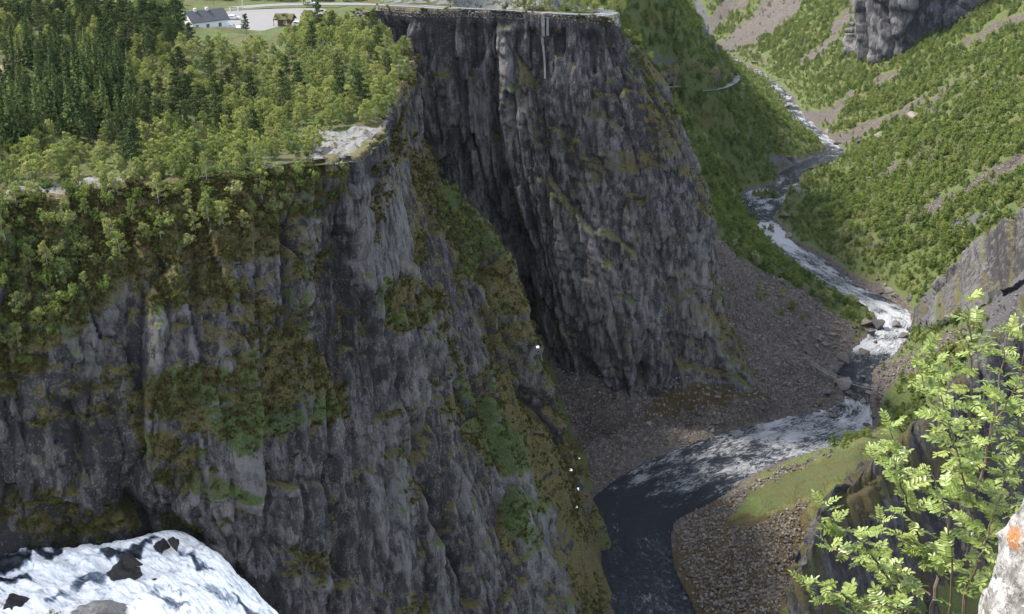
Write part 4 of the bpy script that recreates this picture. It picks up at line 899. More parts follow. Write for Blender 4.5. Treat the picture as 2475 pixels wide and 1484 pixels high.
# ------------------------------------------------------------------ boulders
import bmesh
def boulder_mesh(name, seed, n=16, sub=0, flat=.75):
    rng = np.random.default_rng(seed); bm = bmesh.new()
    for k in range(n):
        d = rng.normal(size=3); d /= np.linalg.norm(d); d *= rng.uniform(.78, 1.1); d[2] *= flat; bm.verts.new(tuple(d*np.array([1, rng.uniform(.85, 1.1), 1])))
    r = bmesh.ops.convex_hull(bm, input=list(bm.verts))
    bmesh.ops.delete(bm, geom=[v for v in bm.verts if not v.link_faces], context='VERTS')
    bmesh.ops.bevel(bm, geom=list(bm.edges), offset=.06, segments=1, affect='EDGES', clamp_overlap=True)
    if sub:
        bmesh.ops.triangulate(bm, faces=list(bm.faces)); bmesh.ops.subdivide_edges(bm, edges=list(bm.edges), cuts=sub, use_grid_fill=True)
        P = np.array([v.co[:] for v in bm.verts]); dd = .10*fbm(P[:, 0]*2.5+P[:, 2]*1.7, P[:, 1]*2.5+P[:, 2]*.6, 4, seed)+.06*facet(P[:, 0]*3+P[:, 2], P[:, 2]*4+P[:, 1], seed)[0]
        for v, q in zip(bm.verts, dd): v.co += v.co.normalized()*q
    bmesh.ops.recalc_face_normals(bm, faces=list(bm.faces))
    me = bpy.data.meshes.new(name); bm.to_mesh(me); bm.free(); return me
def stone_mat(name, a, b, moss=.0, wet=False, scale=1.0):
    t = NT(name); g = t.new('ShaderNodeNewGeometry'); oi = t.new('ShaderNodeObjectInfo'); P = t.map(g.outputs['Position'], (scale,)*3)
    n = t.math('ADD', t.math('MULTIPLY', t.noise(P, 1.4, 7, .75), .75), t.math('MULTIPLY', oi.outputs['Random'], .35))
    col = t.mix(t.step(n, .3, .8), a, b)
    col = t.mix(t.math('MULTIPLY', t.step(t.noise(P, 2.5, 8, .8), .58, .68), .5), col, tuple(min(.6, c*2.0) for c in b))
    if moss:
        nz = t.new('ShaderNodeSeparateXYZ'); t.L(g.outputs['True Normal'], nz.inputs[0])
        col = t.mix(t.math('MULTIPLY', t.step(t.math('ADD', nz.outputs[2], t.noise(P, .9, 4)), 1.25, 1.5), moss), col, (.042, .036, .012))
    return t.fin(col, .6 if wet else .88, t.bump(t.noise(P, 3.0, 7, .75), .7, .25), .2 if wet else .25)
M['stone'] = stone_mat('talus_stone', (.054, .045, .039), (.17, .146, .128), .6)
M['wetstone'] = stone_mat('wet_stone', (.010, .009, .009), (.034, .029, .027), 0, True)
M['palestone'] = stone_mat('pale_stone', (.13, .12, .11), (.32, .30, .285), .3)
M['darkstone'] = stone_mat('river_stone', (.026, .024, .026), (.085, .08, .082), .35)
BM = [boulder_mesh('boulder', 800+i, 11+i % 4) for i in range(9)]
for m_ in BM: m_.materials.append(M['stone'])
BMD = [m_.copy() for m_ in BM]
for m_ in BMD: m_.materials.clear(); m_.materials.append(M['darkstone'])
def hit(u, v, y0=255, y1=2400):
    """where the sight line of a photo point meets the valley ground"""
    r = ray(u, v); prev = None
    Y = y0
    while Y < y1:
        p = r*(Y/r[1])
        if p[2] < ground_z(p[0], p[1]): return np.array([p[0], p[1], ground_z(p[0], p[1])])
        Y *= 1.002
    return r*(y1/r[1])
def rock_at(p, s, label, group, dark=False, flat=1.0):
    o = bpy.data.objects.new('boulder', random.choice(BMD if dark else BM)); COL.objects.link(o)
    o.location = (p[0], p[1], p[2]+s*.12); o.scale = (s*random.uniform(.8, 1.25), s*random.uniform(.75, 1.1), s*random.uniform(.55, .95)*flat); o.rotation_euler = (random.gauss(0, .25), random.gauss(0, .25), random.random()*6.28)
    return tag(o, label, 'boulder', group)
random.seed(44)
# named big rocks of the river bed (photo position, half-size in metres)
for u, v, s, lab in [(2090, 785, 5.0, 'tall pale pointed boulder at the inner side of the rapids bend'), (2125, 800, 5.5, 'long dark boulder reaching into the rapids bend'), (2165, 797, 3.6, 'flat dark boulder in the white water of the bend'), (2110, 822, 4.2, 'flat dark boulder below the bend, between white chutes'), (2180, 822, 3.0, 'small dark boulder splitting the white chute under the slab'),
                     (2040, 872, 4.4, 'big dark boulder at the left edge of the pool inflow'), (2085, 865, 3.0, 'pointed boulder in the white water above the pool'), (2035, 940, 5.0, 'large flat grey boulder beside the calm pool'), (1995, 950, 3.6, 'dark blocky boulder on the bank left of the pool'), (2030, 982, 2.6, 'dark boulder in the river just below the footbridge'), (2085, 980, 2.4, 'reddish boulder at the right bank below the footbridge'),
                     (1895, 525, 5.2, 'grey boulder on the right bank beside the blue pool'), (1905, 575, 3.4, 'pale boulder at the foot of the brightest rapid'), (1862, 562, 3.0, 'pale boulder at the left side of the brightest rapid'), (1925, 462, 4.2, 'reddish boulder right of the wooded island'), (1960, 485, 3.2, 'pale boulder above the river bank right of the island'), (2020, 352, 5.0, 'brown boulder beside the upper pool'), (2130, 330, 7.0, 'big grey boulder on the hillside above the upper pool'), (2080, 345, 6.0, 'dark split boulder above the upper pool'),
                     (1880, 255, 4.6, 'large dark boulder in the upper rapids'), (1905, 262, 4.0, 'grey boulder at the right of the upper rapids'), (1825, 152, 6.0, 'big grey boulder by the farthest rapids'), (2000, 320, 4.5, 'grey boulder on the bank below the upper rapids'), (2210, 285, 8.0, 'tall reddish rock tower on the right hillside'), (2250, 275, 6.5, 'rusty rock knob beside the rock tower on the right hillside'), (1905, 390, 6.5, 'grey rock cliff at the water under the left wood'),
                     (2145, 705, 3.4, 'grey boulder on the right bank above the bend'), (2165, 720, 2.6, 'angular boulder at the water edge above the bend'), (2195, 725, 2.8, 'dark boulder at the foot of the smooth slab'), (2060, 975, 2.4, 'small wet boulder in the narrow run below the pool'), (1780, 1175, 1.6, 'dark boulder at the right river bank where grass begins'), (1750, 1165, 1.4, 'low wet boulder off the right river bank')]:
    p = hit(u, v); rdd, rzz, _i = river_near(p[None, :2]); p[2] = max(p[2], rzz[0]+.12*s) if rdd[0] < 1 else p[2]
    rock_at(p, s, lab, None, dark=('dark' in lab or 'wet' in lab))
BMARKS = [((1760, 620), 'at the top of the stone slope beside the cliff nose'), ((1850, 760), 'in the middle of the great stone slope'), ((1960, 880), 'low on the stone slope near the footbridge'), ((2040, 800), 'on the stone slope beside the rapids bend'), ((1600, 1020), 'on the brown scree below the road cliff'), ((1500, 1080), 'on the scree nearest the lower ridge'), ((1800, 980), 'on the scree right of the brown grass patch'), ((1900, 700), 'under the wooded strip above the river')]
RMARKS = [((1480, 1200), 'at the dark river corner'), ((1700, 1060), 'along the left bank of the streaked rapid'), ((1850, 1150), 'along the grassy right bank'), ((2060, 930), 'around the calm pool'), ((2150, 810), 'in the rapids bend'), ((2000, 690), 'along the river above the bend'), ((1880, 580), 'by the brightest rapid'), ((1650, 1350), 'on the edge of the near gravel bank'), ((1960, 1000), 'along the left bank below the footbridge'), ((1800, 520), 'by the river near the wooded island')]
near_b = 0
nid = rg.permutation(len(Q))
for q in nid:
    if near_b >= 105: break
    x, y = Q[q]
    if not vis[q] or y > 620 or tv[q] < 480 or not (-6 < rd[q] < 5) or tu[q] < 1430 or x > 0.46*y: continue
    if rd[q] < -1.5 and random.random() < .6: continue
    if y < 330 and random.random() < .5: continue
    near_b += 1; ss = random.uniform(.6, 1.9)*(1.3 if 380 < y < 520 else 1); rock_at((x, y, max(TZ2[q], rz[q]-.2)), ss, '%s angular stone %s' % ('small' if ss < 1 else 'middling' if ss < 1.5 else 'large', mark(tu[q], tv[q], RMARKS)), 'stones along the lower river', dark=random.random() < .6)
nt_ = 0; talus = []
SC0 = scree.copy()
for q in nid:
    x, y = Q[q]
    if not vis[q] or SC0[q] < .55 or rd[q] < 3 or y > 900 or tv[q] < 300 or tu[q] > 2480: continue
    if nt_ < 150 and 350 < y < 560 and tu[q] > 1500 and tu[q] < 2120:
        nt_ += 1; ss = random.uniform(.7, 1.7)*(1.0 if tu[q] < 1880 else 1.3); rock_at((x, y, TZ2[q]), ss, '%s grey block %s' % ('small' if ss < 1.05 else 'middling' if ss < 1.5 else 'large', mark(tu[q], tv[q], BMARKS)), 'blocks on the stone slope')
    elif len(talus) < 9000: talus.append((x, y, TZ2[q]))
bsrc = [[o] for o in [x for x in COL.objects if x.name.startswith('boulder') and x.get('group') == 'blocks on the stone slope'][:6]]
tl = np.array(talus); tl = np.repeat(tl, 2, 0)+rg.normal(size=(len(tl)*2, 3))*np.array([1.1, 1.1, .05])
scatter('talus', 'grey rubble of the stone slopes along the valley', tl, rg.uniform(.18, .75, len(tl)), bsrc, 12, .5)

# rocks standing in the torrent
def shaped_rock(name, u, v, z, size, seed, mat, label, rot=0):
    p = atZ(u, v, z); o = tag(link(name, boulder_mesh(name, seed, 14, 5, 1.0), mat), label, 'boulder'); o.location = p; o.scale = size; o.rotation_euler[2] = rot; return o
shaped_rock('boulder', 303, 1388, -125.4, (3.3, 2.8, 4.3), 901, M['wetstone'], 'blocky black boulder standing in the middle of the white torrent')
shaped_rock('boulder', 318, 1352, -122.9, (2.3, 2.0, 2.0), 907, M['wetstone'], 'black capstone on top of the blocky boulder in the torrent')
shaped_rock('boulder', 390, 1318, -125.2, (1.5, 1.3, 1.5), 902, M['wetstone'], 'small black rock at the crest of the falls, left of a pair')
shaped_rock('boulder', 418, 1316, -125.4, (1.6, 1.2, 1.6), 903, M['wetstone'], 'small black rock at the crest of the falls, right of a pair')
shaped_rock('boulder', 35, 1462, -125.0, (3.2, 2.6, 2.6), 904, M['wetstone'], 'dark brown rock at the lower left edge of the torrent')
shaped_rock('boulder', 235, 1482, -126.0, (5.4, 3.6, 4.4), 905, M['palestone'], 'big pale rock at the bottom edge in front of the torrent', .5)
shaped_rock('boulder', 365, 1408, -127.6, (1.6, 1.2, .8), 906, M['wetstone'], 'low wet ledge rock trailing right of the blocky boulder')
def fg_shrub(u, v, Y, sc, lab): plant('shrub', atY(u, v, Y), sc, lab, None)
fg_shrub(130, 1505, 158, 1.0, 'yellow green shrub at the bottom edge beside the pale torrent rock'); fg_shrub(50, 1490, 161, .8, 'small shrub growing on the dark rock in the lower left corner'); fg_shrub(290, 1500, 157, .6, 'small shrub on the right shoulder of the pale torrent rock')

# ------------------------------------------------------------------ old snow
M['snow'] = plain('old_snow', (.85, .87, .90), .6, .05, 3)
for i, (u, v, s, lab) in enumerate([(1296, 831, (1.6, 1.0, .35), 'small patch of old snow at the top of the stone gully'), (1398, 1110, (.8, .6, .3), 'tiny snow patch, uppermost of the four beside the lower ridge'), (1380, 1128, (1.5, .9, .35), 'left snow patch on the lower ridge flank'), (1401, 1181, (.9, 1.4, .35), 'long snow patch above the river corner'), (1398, 1223, (1.1, .9, .35), 'lowest snow patch, near the river corner')]):
    r = ray(u, v); D_ = ((np.cross(PA.reshape(-1, 3), r/np.linalg.norm(r)))**2).sum(-1); cd = np.where(D_ < 1.2, PA.reshape(-1, 3)[:, 1], 1e9); j = cd.argmin()
    pt = hit(u, v); pA = PA.reshape(-1, 3)[j]
    p = pA if (cd[j] < 1e8 and pA[1] < pt[1]) else pt
    me = boulder_mesh('snow_patch', 950+i, 13, 1, .5); o = tag(link('snow_patch', me, M['snow']), lab, 'snow patch', 'patches of old snow'); o.location = p+np.array([.2, -.5, .3]); o.scale = (s[0]*.6, s[1]*.6, s[2]*.5); o.rotation_euler = (.6, .2, .4)

# ------------------------------------------------------------------ rock walls on the far valley sides and the smooth slabs by the bend
def far_wall(cols, name, seed, sp, fs, mat, amp=1.0, veg=(), lean=(4, 9), back=-1.5):
    C_ = []
    for u, vb, vt in cols:
        b_ = hit(u, vb); Y_ = b_[1]+back; vm = (vb*.55+vt*.45)
        C_.append([atY(u+6, vt-3, Y_+lean[1]+14), atY(u+6, vt, Y_+lean[1]), atY(u+3, vm, Y_+lean[0]), atY(u, vb, Y_), atY(u, vb+4, Y_+1)])
    return cliff(C_, sp, name, mat, seed, amp, (), veg, (), (), fs=fs, taper=0)
far_wall([(2052, 112, 60), (2085, 128, -10), (2130, 138, -60), (2180, 126, -90), (2235, 92, -100), (2300, 58, -110), (2360, 18, -120), (2420, -30, -140)], 'cliff', 610, 1.7, 4.0, M['far_cliff'], .9)
far_wall([(1585, 200, 180), (1625, 204, 164), (1670, 206, 158), (1715, 203, 172), (1742, 198, 186), (1756, 192, 188)], 'cliff', 620, 1.0, 1.5, M['cliff'], .8, [([(1560, 150), (1780, 150), (1780, 240), (1560, 240)], .45)], (4, 9), 4)
far_wall([(2198, 800, 770), (2240, 790, 705), (2300, 768, 645), (2370, 740, 570), (2440, 705, 515), (2520, 660, 470)], 'rock_slab', 630, .6, 1.5, M['slab'], .42, [([(2190, 800), (2300, 640), (2480, 480), (2540, 640), (2300, 790)], .34)], (16, 34), -2)
# ------------------------------------------------------------------ road, car park, buildings on the plateau
def asphalt(name, a, b):
    t = NT(name); P = t.new('ShaderNodeNewGeometry').outputs['Position']
    return t.fin(t.mix(t.noise(P, .35, 6, .7), a, b), .85, t.bump(t.noise(P, 8, 4), .3, .05), .3)
M['asphalt'] = asphalt('asphalt', (.085, .085, .088), (.13, .13, .133)); M['gravel'] = asphalt('gravel', (.092, .089, .088), (.13, .127, .125))
M['white'] = plain('white_paint', (.55, .545, .54), .6, .06, 2); M['concrete'] = plain('concrete', (.17, .16, .145), .85, .3, .8); M['steel'] = plain('galvanised_steel', (.34, .35, .36), .5, .1, 3, .2)
M['slate'] = plain('slate_roof', (.04, .042, .05), .7, .2, 1.5); M['glass'] = plain('window_glass', (.03, .035, .045), .1, .1, 3, 0, .6); M['timber'] = plain('brown_timber', (.12, .062, .036), .8, .25, 2); M['brick'] = plain('chimney_brick', (.40, .38, .37), .85, .1, 3)
M['turf'] = plain('turf', (.07, .068, .022), .95, .4, 1.2); M['rubber'] = plain('tyre_rubber', (.02, .02, .02), .8); M['carwhite'] = plain('white_car_paint', (.5, .51, .52), .25, .03, 1, 0, .5); M['carsilver'] = plain('silver_car_paint', (.25, .255, .265), .3, .03, 1, .4, .5); M['lamp'] = plain('lamp_glass', (.6, .6, .55), .2); M['red'] = plain('red_lamp', (.35, .03, .02), .3)
M['wood_pole'] = plain('weathered_wood', (.13, .115, .095), .85, .2, 4)
def ribbon(name, pts, width, z, mat, k=14):
    P = densify(np.array([[p[0], p[1], 0] for p in pts], float), k)[:, :2]; T = np.gradient(P, axis=0); T /= np.linalg.norm(T, axis=1, keepdims=True); N = np.c_[-T[:, 1], T[:, 0]]
    L_ = P+N*width/2; R_ = P-N*width/2
    zz = z if hasattr(z, '__len__') else np.full(len(P), z)
    V = np.stack([np.c_[L_, zz], np.c_[R_, zz]], 1).reshape(-1, 3)
    return tag(link(name, np_mesh(name, V, grid_faces(len(P), 2)), mat), kind='structure'), L_, R_
ZL = -65.30
lot = np.array([(-112, 404), (-104, 402), (-95, 386), (-86, 385), (-80, 398), (-72, 412), (-68, 428), (-72, 440), (-92, 438), (-110, 429)], float)
lotp = densify(np.vstack([lot, lot[:1]])@np.eye(2, 3), 8)[:, :2]; lc = lotp.mean(0)
lv = [np.r_[lc, ZL+.06]]+[np.r_[p, ZL+.06] for p in lotp]
tag(link('car_park', np_mesh('car_park', np.array(lv), np.array([(0, i, i+1) for i in range(1, len(lotp))])), M['gravel']), kind='structure')
ROADP = [(-230, 480), (-160, 446), (-116, 437), (-88, 449), (-52, 450), (-21, 439), (11, 427.5), (24, 423.5), (32, 424.5), (35.5, 429), (33, 435), (27, 441), (20, 450), (14, 462)]
rd_o, rdL, rdR = ribbon('road', ROADP, 6.2, ZL+.12, M['asphalt'])
vg = np_mesh('verge', np.c_[[(-112, 434.5), (-90, 444), (-62, 445.5), (-66, 442.2), (-90, 440.0), (-110, 431)], np.full(6, ZL+.16)], np.array([(0, 5, 4), (0, 4, 1), (1, 4, 3), (1, 3, 2)]))
M['grass'] = plain('verge_grass', (.055, .072, .02), .95, .4, 1.0)
tag(link('verge', vg, M['grass']), kind='structure')
isl = np_mesh('traffic_island', np.array([(22, 429.5, ZL+.35), (29, 427.5, ZL+.4), (31, 430.5, ZL+.5), (28, 434.5, ZL+.5), (22, 437, ZL+.4)]), np.array([(0, 1, 2), (0, 2, 3), (0, 3, 4)]))
tag(link('verge', isl, M['grass']), kind='structure')
# guard rail on the gorge side of the road
gr = tag(empty('guard_rail', (-20, 436, ZL)), 'long pale guard rail on the gorge edge of the cliff-top road', 'guard rail'); gr.location = (0, 0, 0)
side = [p for p in rdR if -52 < p[0] < 36 and p[1] > 417]
i0 = [i for i, p in enumerate(rdR) if p[0] > -50][0]; i1 = [i for i, p in enumerate(rdR) if p[0] > 37.5 or (p[0] > 30 and p[1] > 426)][0]
edge = rdR[i0:i1]+np.array([.15, -.35])
mb = MB(); V = []
for p in edge: V += [(p[0], p[1]-.03, ZL+.55), (p[0], p[1]-.03, ZL+1.0), (p[0], p[1]+.08, ZL+1.0), (p[0], p[1]+.08, ZL+.55)]
F_ = []
for i in range(len(edge)-1):
    for k in range(4): F_.append((4*i+k, 4*i+(k+1) % 4, 4*i+4+(k+1) % 4, 4*i+4+k))
mb.add(V, F_); mb.build('beam', M['steel'], gr)
pm = MB().box(-.07, .07, -.07, .07, -.2, .9).mesh('post'); pm.materials.append(M['steel'])
for p in edge[::4]:
    o = link('post', pm, None, gr); o.location = (p[0], p[1]+.18, ZL)
# dry-stone retaining wall under the road edge
rw_ = tag(empty('retaining_wall', (0, 0, 0)), 'dry stone retaining wall under the cliff-top road', 'wall')
SM = []
for i in range(5):
    m_ = boulder_mesh('stone', 980+i, 12, 0, .9); m_.materials.append(M['stone']); SM.append(m_)
rpath = rcm[:int(ncm[:7].sum())+1]; rs = np.concatenate([[0], np.cumsum(np.linalg.norm(rpath[1:]-rpath[:-1], axis=1))])
for course in range(4):
    d_ = course*.45
    while d_ < rs[-1]:
        p = np.array([np.interp(d_, rs, rpath[:, k]) for k in range(3)]); w_ = random.uniform(.5, .95)
        o = link('stone', random.choice(SM), None, rw_); o.location = (p[0], p[1]-.25+.12*course, p[2]-1.3+course*.62+random.gauss(0, .05)); o.scale = (w_, .45, .42*random.uniform(.85, 1.2)); o.rotation_euler = (random.gauss(0, .1), random.gauss(0, .1), random.gauss(0, .15)+3.14*random.randint(0, 1))
        d_ += w_*1.75 if course else w_*1.7
    if len(rw_.children) > 285: break
# concrete pillar down the cliff
pil = tag(empty('concrete_pillar', tuple(atY(1313, 40, 416))), 'narrow pale concrete pillar running down the cliff below the road', 'pillar')
ploc = np.array(pil.location)
PCf = PC.reshape(-1, 3); pcu, pcv = proj(PCf)
def cliff_front(u, v):
    m_ = (np.abs(pcu-u) < 7) & (np.abs(pcv-v) < 6); return PCf[m_][:, 1].min()-.35
segs = [((1312, 34), (1312, 62), .6), ((1312, 63), (1313, 88), .55), ((1310, 92), (1311, 108), .45), ((1312, 109), (1316, 150), .38), ((1316, 151), (1317, 190), .34)]
for (ua, va), (ub, vb), w_ in segs:
    Ya, Yb = cliff_front(ua, va), cliff_front(ub, vb); a = atY(ua, va, Ya)-ploc; b = atY(ub, vb, Yb)-ploc; mb = MB()
    mb.add([(a[0]-w_, a[1]-.3, a[2]), (a[0]+w_, a[1]-.3, a[2]), (a[0]+w_, a[1]+2.2, a[2]), (a[0]-w_, a[1]+2.2, a[2]), (b[0]-w_, b[1]-.3, b[2]), (b[0]+w_, b[1]-.3, b[2]), (b[0]+w_, b[1]+2.2, b[2]), (b[0]-w_, b[1]+2.2, b[2])], [(0, 1, 2, 3), (7, 6, 5, 4), (0, 4, 5, 1), (1, 5, 6, 2), (2, 6, 7, 3), (3, 7, 4, 0)])
    mb.build('shaft', M['concrete'], pil)
a = atY(1324, 45, cliff_front(1324, 60))-ploc; MB().box(a[0]-.5, a[0]+.35, a[1]-.1, a[1]+2, a[2]-6, a[2]+.2).build('side_buttress', M['concrete'], pil)
a = atY(1318, 30, 417)-ploc; MB().box(a[0]-1.2, a[0]+2.4, a[1]-.2, a[1]+1.6, a[2]-.45, a[2]-.1).build('top_slab', M['concrete'], pil)

# white house
HY = radians(40); hroot = tag(empty('white_house', (-105.5, 386, ZL), HY), 'long white house with dark slate roof beside the car park', 'house')
HL, HW, HH, RH = 13.0, 7.2, 3.5, 2.9
mb = MB(); mb.box(0, HL, 0, HW, -.6, HH); mb.add([(0, 0, HH), (0, HW, HH), (0, HW/2, HH+RH), (HL, 0, HH), (HL, HW, HH), (HL, HW/2, HH+RH)], [(0, 2, 1), (3, 4, 5)]); mb.build('wall', M['white'], hroot)
rf = MB()
ov = .45
for sgn_ in (0, 1):
    y0 = -ov if sgn_ == 0 else HW+ov; z0 = HH-ov*RH/(HW/2)
    vs = [(-ov, y0, z0+.03), (HL+ov, y0, z0+.03), (HL+ov, HW/2, HH+RH+.03), (-ov, HW/2, HH+RH+.03)]; vs += [(x, y, z+.18) for x, y, z in vs]
    rf.add(vs, [(0, 1, 2, 3), (7, 6, 5, 4), (0, 4, 5, 1), (1, 5, 6, 2), (2, 6, 7, 3), (3, 7, 4, 0)])
roof = rf.build('roof', M['slate'], hroot)
for cx in (3.0, 7.2):
    c_ = MB().box(cx-.45, cx+.45, HW/2-.5, HW/2+.4, HH+RH-.9, HH+RH+.95).build('chimney', M['brick'], roof)
def window(parent, x, y, z, w_, h_, axis='x'):
    fr = MB().box(x-w_/2-.1, x+w_/2+.1, y-.06, y+.02, z-h_/2-.1, z+h_/2+.1).build('window', M['white'], parent)
    for sx in (-1, 1): MB().box(x+sx*w_/4-w_/4+.05, x+sx*w_/4+w_/4-.05, y-.085, y-.05, z-h_/2, z+h_/2).build('pane', M['glass'], fr)
for wx in (1.5, 5.4, 9.8): window(hroot, wx, 0, 1.75, 1.1, 1.35)
MB().box(-.07, -.005, HW/2-.5, HW/2+.5, 0, 2.1).build('door', M['timber'], hroot)
# turf-roofed cabin
cab = tag(empty('log_cabin', (-80, 400, ZL), radians(-8)), 'small brown log cabin with grass roof at the car park edge', 'cabin')
mb = MB(); mb.box(0, 4.6, 0, 4.0, -.4, 2.3); mb.add([(0, 0, 2.3), (0, 4, 2.3), (0, 2, 3.6), (4.6, 0, 2.3), (4.6, 4, 2.3), (4.6, 2, 3.6)], [(0, 2, 1), (3, 4, 5)]); mb.build('wall', M['timber'], cab)
lgm = MB().tube([(-.15, 0, 0), (4.75, 0, 0)], .16, 6).mesh('log'); lgm.materials.append(M['timber'])
for k in range(7): o = link('log', lgm, None, cab); o.location = (0, -.04, .1+k*.33)
rf = MB()
for y0, y1 in ((-.6, 2.0), (4.6, 2.0)):
    vs = [(-1.6, y0, 2.0), (5.2, y0, 2.0), (5.2, y1, 3.7), (-1.6, y1, 3.7)]; vs += [(x, y, z+.3) for x, y, z in vs]
    rf.add(vs, [(0, 1, 2, 3), (7, 6, 5, 4), (0, 4, 5, 1), (1, 5, 6, 2), (2, 6, 7, 3), (3, 7, 4, 0)])
tr_ = rf.build('turf_roof', M['turf'], cab)
gtm = [TUFT[0].copy()]; 
for k in range(22):
    o = link('grass_tuft', TUFT[k % 3], None, tr_); f = random.random(); o.location = (random.uniform(-1.4, 5), -.5+f*2.4, 2.35+f*1.6); o.scale = (.45, .45, .55)
window(cab, 2.6, -.2, 1.2, .8, 1.0)
for x in (-1.4,):
    for y in (-.4, 4.3): MB().tube([(x, y, -.4), (x, y, 2.2)], .1, 6).build('porch_post', M['timber'], cab)
# cars
def car(x, y, rz, mat, label, L_=4.4, H_=1.45, van=False):
    e = tag(empty('parked_car', (x, y, ZL+.08), rz), label, 'car', 'cars at the car park'); w_ = .88
    prof = [(-L_/2, .35), (-L_/2, .85), (-L_/2+.15, .95 if not van else 1.2), (-L_*.40, H_-.12), (-L_*.30, H_), (L_*.10, H_), (L_*.26, .98), (L_/2-.2, .82), (L_/2, .6), (L_/2, .35)]
    vs = [(x_, -w_*(1 if z_ < 1.0 else .86), z_) for x_, z_ in prof]+[(x_, w_*(1 if z_ < 1.0 else .86), z_) for x_, z_ in prof]; n = len(prof)
    mb = MB().add(vs, [tuple(range(n)), tuple(range(2*n-1, n-1, -1))]+[(i, i+n, (i+1) % n+n, (i+1) % n) for i in range(n)]); mb.build('body', mat, e)
    for s_ in (-1, 1):
        MB().add([(-L_*.37, s_*w_*.945, 1.0), (L_*.20, s_*w_*.945, 1.0), (L_*.09, s_*w_*.875, H_-.1), (-L_*.33, s_*w_*.875, H_-.1)], [(0, 1, 2, 3)]).build('side_window', M['glass'], e)
        for x_ in (-L_*.31, L_*.31):
            wv = MB().tube([(x_, s_*(w_-.2), .32), (x_, s_*(w_+.02), .32)], .32, 10).build('wheel', M['rubber'], e); MB().tube([(x_, s_*(w_), .32), (x_, s_*(w_+.04), .32)], .19, 8).build('rim', M['steel'], wv)
        MB().box(L_/2-.06, L_/2+.03, s_*.62-.16, s_*.62+.16, .58, .72).build('headlight', M['lamp'], e); MB().box(-L_/2-.03, -L_/2+.05, s_*.66-.12, s_*.66+.12, .7, .88).build('tail_light', M['red'], e)
    MB().add([(L_*.115, -.70, H_-.03), (L_*.115, .70, H_-.03), (L_*.262, .78, 1.0), (L_*.262, -.78, 1.0)], [(0, 3, 2, 1)]).build('windscreen', M['glass'], e)
    return e
car(-98.5, 414, .15, M['carwhite'], 'white estate car parked behind the white house', 4.6)
car(-94.5, 394, .1, M['carwhite'], 'white car by the near right corner of the white house', 4.2); car(-91.0, 393, 1.2, M['carsilver'], 'silver car beside the white one at the house corner', 4.2)
car(-72.5, 398, .0, M['carwhite'], 'white van mostly hidden by birches right of the cabin', 4.9, 1.9, True); car(-77, 448.5, .05, M['carwhite'], 'white car on the road behind the birches', 4.4)
# posts and signs
lp = tag(empty('lamp_post', (-100.5, 438.5, ZL)), 'tall white lamp post on the grass verge by the road', 'lamp post')
MB().tube([(0, 0, -.3), (0, 0, 7.5)], [.10, .06], 8).build('pole', M['white'], lp); MB().box(-.15, .9, -.12, .12, 7.4, 7.55).build('lamp_head', M['steel'], lp); MB().box(-.35, .35, -.06, -.02, 5.0, 6.2).build('sign_plate', M['white'], lp)
for (x, y, lab) in ((-104.0, 433, 'small white marker stone at the edge of the verge'), (-101.3, 434.5, 'smaller white marker right of the marker stone on the verge')):
    e = tag(empty('marker_post', (x, y, ZL)), lab, 'marker'); MB().add([(-.25, -.25, -.1), (.25, -.25, -.1), (.25, .25, -.1), (-.25, .25, -.1), (-.18, -.18, 1.1), (.18, -.18, 1.1), (.18, .18, 1.1), (-.18, .18, 1.1), (0, 0, 1.4)], [(0, 1, 5, 4), (1, 2, 6, 5), (2, 3, 7, 6), (3, 0, 4, 7), (4, 5, 8), (5, 6, 8), (6, 7, 8), (7, 4, 8)]).build('post', M['white'], e)
up = tag(empty('utility_pole', (-113, 446, ZL)), 'thin wooden utility pole across the road behind the house', 'pole'); MB().tube([(0, 0, -.5), (0, 0, 8)], [.13, .10], 6).build('pole', M['wood_pole'], up); MB().box(-.8, .8, -.06, .06, 7.2, 7.35).build('crossarm', M['wood_pole'], up)
# leaning dead trunk in the spruce stand
dp = atZ(158, 250, -64); dz_ = plat_z(dp[0], dp[1]); dd = tag(empty('dead_tree', (dp[0], dp[1], dz_)), 'bleached dead trunk leaning among the dark spruces', 'tree')
MB().tube([(0, 0, -.3), (-1.2, 0, 3.2), (-2.9, .3, 8.2)], [.16, .13, .03], 6).build('trunk', M['dead_wood'], dd)
for k in range(9): f = .4+.06*k; a = (-2.9*f, .3*f, 8.2*f); MB().tube([a, (a[0]+(-1)**k*.9, a[1]-.3, a[2]+.2)], [.04, .01], 3, False).build('branch', M['dead_wood'], dd)

# ------------------------------------------------------------------ small road on the far hillside and the footbridge
pr_ = [hit(u, v) for u, v in [(1600, 219), (1650, 224), (1700, 226), (1745, 219), (1768, 208), (1780, 198), (1776, 188)]]
ribbon('hill_road', [(p[0], p[1]) for p in pr_], 5.5, 0, M['gravel']); hr = COL.objects['hill_road']
for vtx in hr.data.vertices:
    P2 = densify(np.array(pr_), 14); j = ((P2[:, 0]-vtx.co.x)**2+(P2[:, 1]-vtx.co.y)**2).argmin(); vtx.co.z = P2[j, 2]+2.0
A0 = hit(1955, 893)+np.array([0, 0, 3.0]); A1 = hit(2118, 958)+np.array([0, 0, 3.0])
fb = tag(empty('footbridge', tuple(A0)), 'slender grey suspension footbridge sagging across the calm pool', 'footbridge')
d_ = A1-A0; nb2 = 24; bp = [d_*k/nb2+np.array([0, 0, -4.5*4*(k/nb2)*(1-k/nb2)*.5]) for k in range(nb2+1)]; pv_ = np.array([-d_[1], d_[0], 0]); pv_ /= np.linalg.norm(pv_)
V = []; F_ = []
for p in bp: V += [p-pv_*.35, p+pv_*.35, p+pv_*.35-np.array([0, 0, .1]), p-pv_*.35-np.array([0, 0, .1])]
